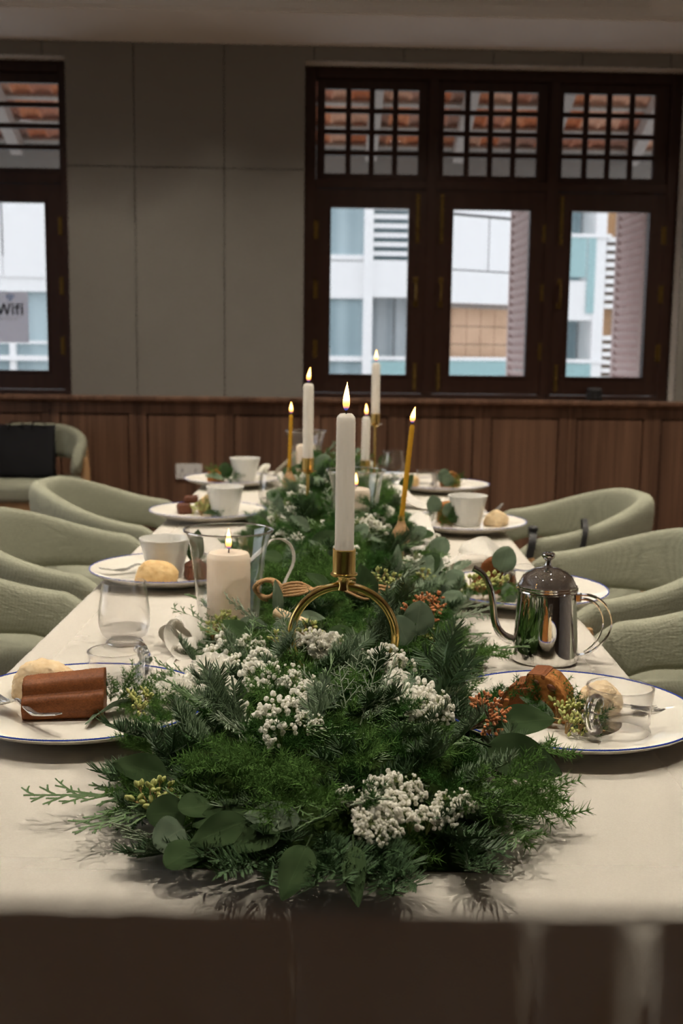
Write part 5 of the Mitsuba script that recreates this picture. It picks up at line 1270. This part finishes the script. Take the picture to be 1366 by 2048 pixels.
# flowers, leaves, berries
for i, p in enumerate(GYP_AT):
    n = unit(np.array([rs.normal() * .3, -.45 + rs.normal() * .2, 1.0]))
    part(gl, 'gypsophila', inst(pick(GYP, i * 3 + (i // 4)), aim(p, unit(np.cross([.3, 1, .2], n)), n, rs.uniform(.6, .85) * (1.3 if p[1] > 2 else (1.15 if p[1] > 1.05 else .85)), 0)))
for i, p in enumerate(CARN_AT):
    n = unit(np.array([rs.normal() * .35 + (-.5 if i == 0 else 0), -.55, .8]))
    part(gl, 'white_carnation', inst(CARN[i % 2], aim(p, unit(np.cross([.3, 1, .2], n)), n, (1.0, 1.05, .8, .75, .75, .75, .6, .8, .8, .9)[i], 0)))
for p in BERRY_AT:
    n = unit(np.array([rs.normal() * .4, -.5, .9])); part(gl, 'berry_bunch', inst('berry_bunch', aim(np.array(p) + [0, -.006, .010], unit(np.cross([.3, 1, .2], n)), n, rs.uniform(.85, 1.0), 0)), 'rust brown berries')
for p in SEED_AT:
    n = unit(np.array([rs.normal() * .4, -.4, .9])); part(gl, 'seed_bunch', inst('seed_bunch', aim(p, unit(np.cross([.3, 1, .2], n)), n, rs.uniform(.7, .9), 0)), 'pale green seeds')
for kind, tone, p, d, s in LEAF_AT:
    p, d = np.array(p), unit(np.array(d, float)); L = .046 * s
    if p[2] + d[2] * L < TZ + .004 and p[1] > .85: d = unit(np.array([d[0], d[1], (TZ + .005 - p[2]) / L]))
    upv = np.array([rs.normal() * .25, -.75, .75])
    part(gl, 'eucalyptus_leaf', inst(LEAF[kind, tone], aim(p, d, upv, s, rs.uniform(-.25, .25))), 'grey-green eucalyptus leaf' if tone == 'grey' else None)
for i in range(26):                         # loose leaves along the far half
    yy = rs.uniform(1.5, 3.5); uu = rs.uniform(-.95, .95); x = np.interp(yy, YK, CK) + uu * np.interp(yy, YK, WK)
    p = np.array([x, yy, heap(x, yy) + .012]); d = unit(np.array([uu + rs.normal() * .4, rs.normal() * .5 - .2, rs.uniform(.1, .7)]))
    if clear(p, d, .05): part(gl, 'eucalyptus_leaf', inst(pick(list(LEAF.values()), i), aim(p, d, (0, -.6, .8), rs.uniform(.8, 1.2), rs.uniform(-.4, .4))))
for i in range(30):
    yy = rs.uniform(1.9, 3.5); uu = rs.uniform(-.8, .8); x = np.interp(yy, YK, CK) + uu * np.interp(yy, YK, WK)
    p = np.array([x, yy, heap(x, yy) + .014])
    if clear(p, np.array([0, 0, 1.]), .01): part(gl, 'gypsophila', inst(pick(GYP, i), aim(p, (1, 0, 0), (0, -.5, .9), rs.uniform(.7, .95), rs.uniform(0, 3))))

# ------------------------------------------------------------------ small garnishes on the plates
def garnish(label, items, cat_='garnish'):
    k = thing('herb_garnish', label, cat_, 'green garnishes on the plates')
    for nme, g_, p, d, s, up in items: part(k, nme, inst(g_, aim(p, d, up, s)))
    return k
Z = WZ
UP = (0, -.5, 1)
def fern_at(x, y, d, s, i=0): return ('fern', FERN[i], (x, y, Z + .006), d, s * 1.35, UP)
def seed_at(x, y, z, s, big=False): return ('seeds', 'seed_bunch' if big else 'seed_bunch_small', (x, y, Z + z), (1, .2, 0), s, (0, -.4, 1))
def leaf_at(kind, tone, p, d, s, up=UP): return ('leaf', LEAF[kind, tone], p, d, s, up)
garnish('fern sprig with pale seeds and a grey leaf right of the ridged brown cake', [
    fern_at(-.228, 1.262, (.75, -.15, .45), .55, 0), fern_at(-.222, 1.255, (.25, .25, .75), .45, 4), fern_at(-.205, 1.245, (.8, -.3, .15), .50, 2), fern_at(-.215, 1.240, (.3, -.6, .1), .45, 6), fern_at(-.235, 1.256, (.1, -.2, .8), .35, 8),
    seed_at(-.205, 1.228, .012, .75), seed_at(-.192, 1.236, .014, .7), seed_at(-.196, 1.212, .010, .7), leaf_at('long', 'grey', (-.212, 1.248, Z + .010), (-.42, -.80, .02), 1.45, (-.7, -.3, .8))])
garnish('fir sprig with cream seeds and a grey leaf in front of the raisin cake', [
    ('fern', FERN[1], (.268, 1.225, Z + .008), (-.8, .35, .5), .85, UP), ('fern', FERN[3], (.275, 1.222, Z + .007), (.75, -.35, .1), .8, UP), ('fern', FERN[5], (.262, 1.222, Z + .007), (-.6, -.1, .5), .75, UP), ('fern', FERN[0], (.270, 1.220, Z + .007), (.1, .3, .75), .65, UP),
    ('fern', FERN[7], (.285, 1.205, Z + .006), (.6, -.6, .0), .65, UP), seed_at(.266, 1.205, .015, .85), seed_at(.280, 1.212, .016, .8), seed_at(.272, 1.180, .009, .8), seed_at(.286, 1.180, .009, .75),
    leaf_at('long', 'grey', (.262, 1.200, Z + .012), (-.75, .55, .40), .85)])
part('herb_garnish_001', 'twig', ply(tube(spline([(.235, 1.205, Z + .012), (.262, 1.198, Z + .012), (.285, 1.188, Z + .009), (.312, 1.176, Z + .006)], 12), .0012, 6), 'stem_tan', True))
garnish('round grey-green leaf with seeds and fern on the plate behind the coffee pot', [
    seed_at(.240, 1.845, .016, 1.0, True), seed_at(.262, 1.838, .020, 1.1, True), seed_at(.282, 1.850, .022, 1.0, True), seed_at(.222, 1.852, .012, .8), fern_at(.268, 1.850, (.2, -.5, .3), .5, 1), fern_at(.285, 1.845, (.6, -.5, .3), .5, 2), fern_at(.295, 1.850, (.8, -.2, .2), .45, 1), fern_at(.245, 1.845, (-.4, -.5, .3), .5, 3),
    leaf_at('round', 'grey', (.292, 1.868, Z + .042), (.25, .1, .9), 1.12, (-.2, -.9, .3)), leaf_at('oval', 'grey', (.296, 1.835, Z + .030), (.2, -.3, -.8), .85, (0, -.9, .2))])
garnish('small dark leaf behind the second left cup', [leaf_at('oval', 'dark', (-.245, 2.045, Z + .018), (.1, .2, .9), 1.2, (0, -1, .2)), fern_at(-.24, 2.03, (.3, .3, .5), .4, 1)])
garnish('yellow-green seeds and dark leaves in front of the third left cup', [
    seed_at(-.318, 2.745, .010, .9, True), seed_at(-.340, 2.750, .008, .7), seed_at(-.295, 2.748, .010, .7), fern_at(-.300, 2.745, (.8, -.2, .3), .6, 1), fern_at(-.32, 2.750, (.3, .2, .6), .5, 0), leaf_at('oval', 'dark', (-.275, 2.725, Z + .008), (-.8, -.3, .1), .8)])
garnish('pale green leaves beside the cup on the farthest left plate', [
    leaf_at('oval', 'grey', (-.335, 3.420, Z + .012), (-.9, -.2, .2), 1.2), leaf_at('round', 'dark', (-.325, 3.440, Z + .014), (-.3, .2, .8), 1.2, (0, -1, .3)), fern_at(-.34, 3.43, (.8, .1, .3), .7, 1), fern_at(-.35, 3.43, (-.4, .1, .5), .6, 0)])
garnish('round grey leaves on a twig left of the third right cup', [
    leaf_at('round', 'grey', (.243, 2.640, Z + .030), (-.15, .1, .9), 1.0, (0, -1, .2)), leaf_at('round', 'grey', (.272, 2.625, Z + .020), (.1, .1, .9), .9, (0, -1, .2)), leaf_at('oval', 'dark', (.280, 2.620, Z + .006), (.2, .0, .9), 1.0, (.2, -1, .2)),
    fern_at(.245, 2.640, (.6, -.2, .3), .6, 1), fern_at(.235, 2.64, (.2, .3, .5), .5, 3)])
garnish('grey leaves and fern right of the farthest right mug', [
    leaf_at('round', 'grey', (.322, 3.355, Z + .014), (.1, .1, .9), 1.1, (0, -1, .2)), leaf_at('round', 'grey', (.340, 3.345, Z + .006), (-.2, -.1, .8), 1.0, (0, -1, .3)), fern_at(.325, 3.35, (.7, .0, .4), .7, 1), seed_at(.362, 3.35, .010, .8)])

# bouquet on the seat of the far right chair
bq = thing('bouquet', 'small bouquet of greenery and white flowers under the arm of the right chair', 'bouquet')
for i in range(9):
    part(bq, 'fern', inst(FERN[i % 10], aim((.66 + .024 * i, 3.17 - .010 * (i % 3), .475 + .006 * (i % 2)), unit(np.array([rs.normal() * .6, -.7, .5])), UP, 1.5)))
for i, (dx, dz) in enumerate(((.0, .035), (.05, .03), (.10, .045), (.135, .030))):
    part(bq, 'white_flower', inst(CARN[i % 2], aim((.76 + dx, 3.12, .480 + dz), (1, 0, 0), (0, -.6, .8), .8)))
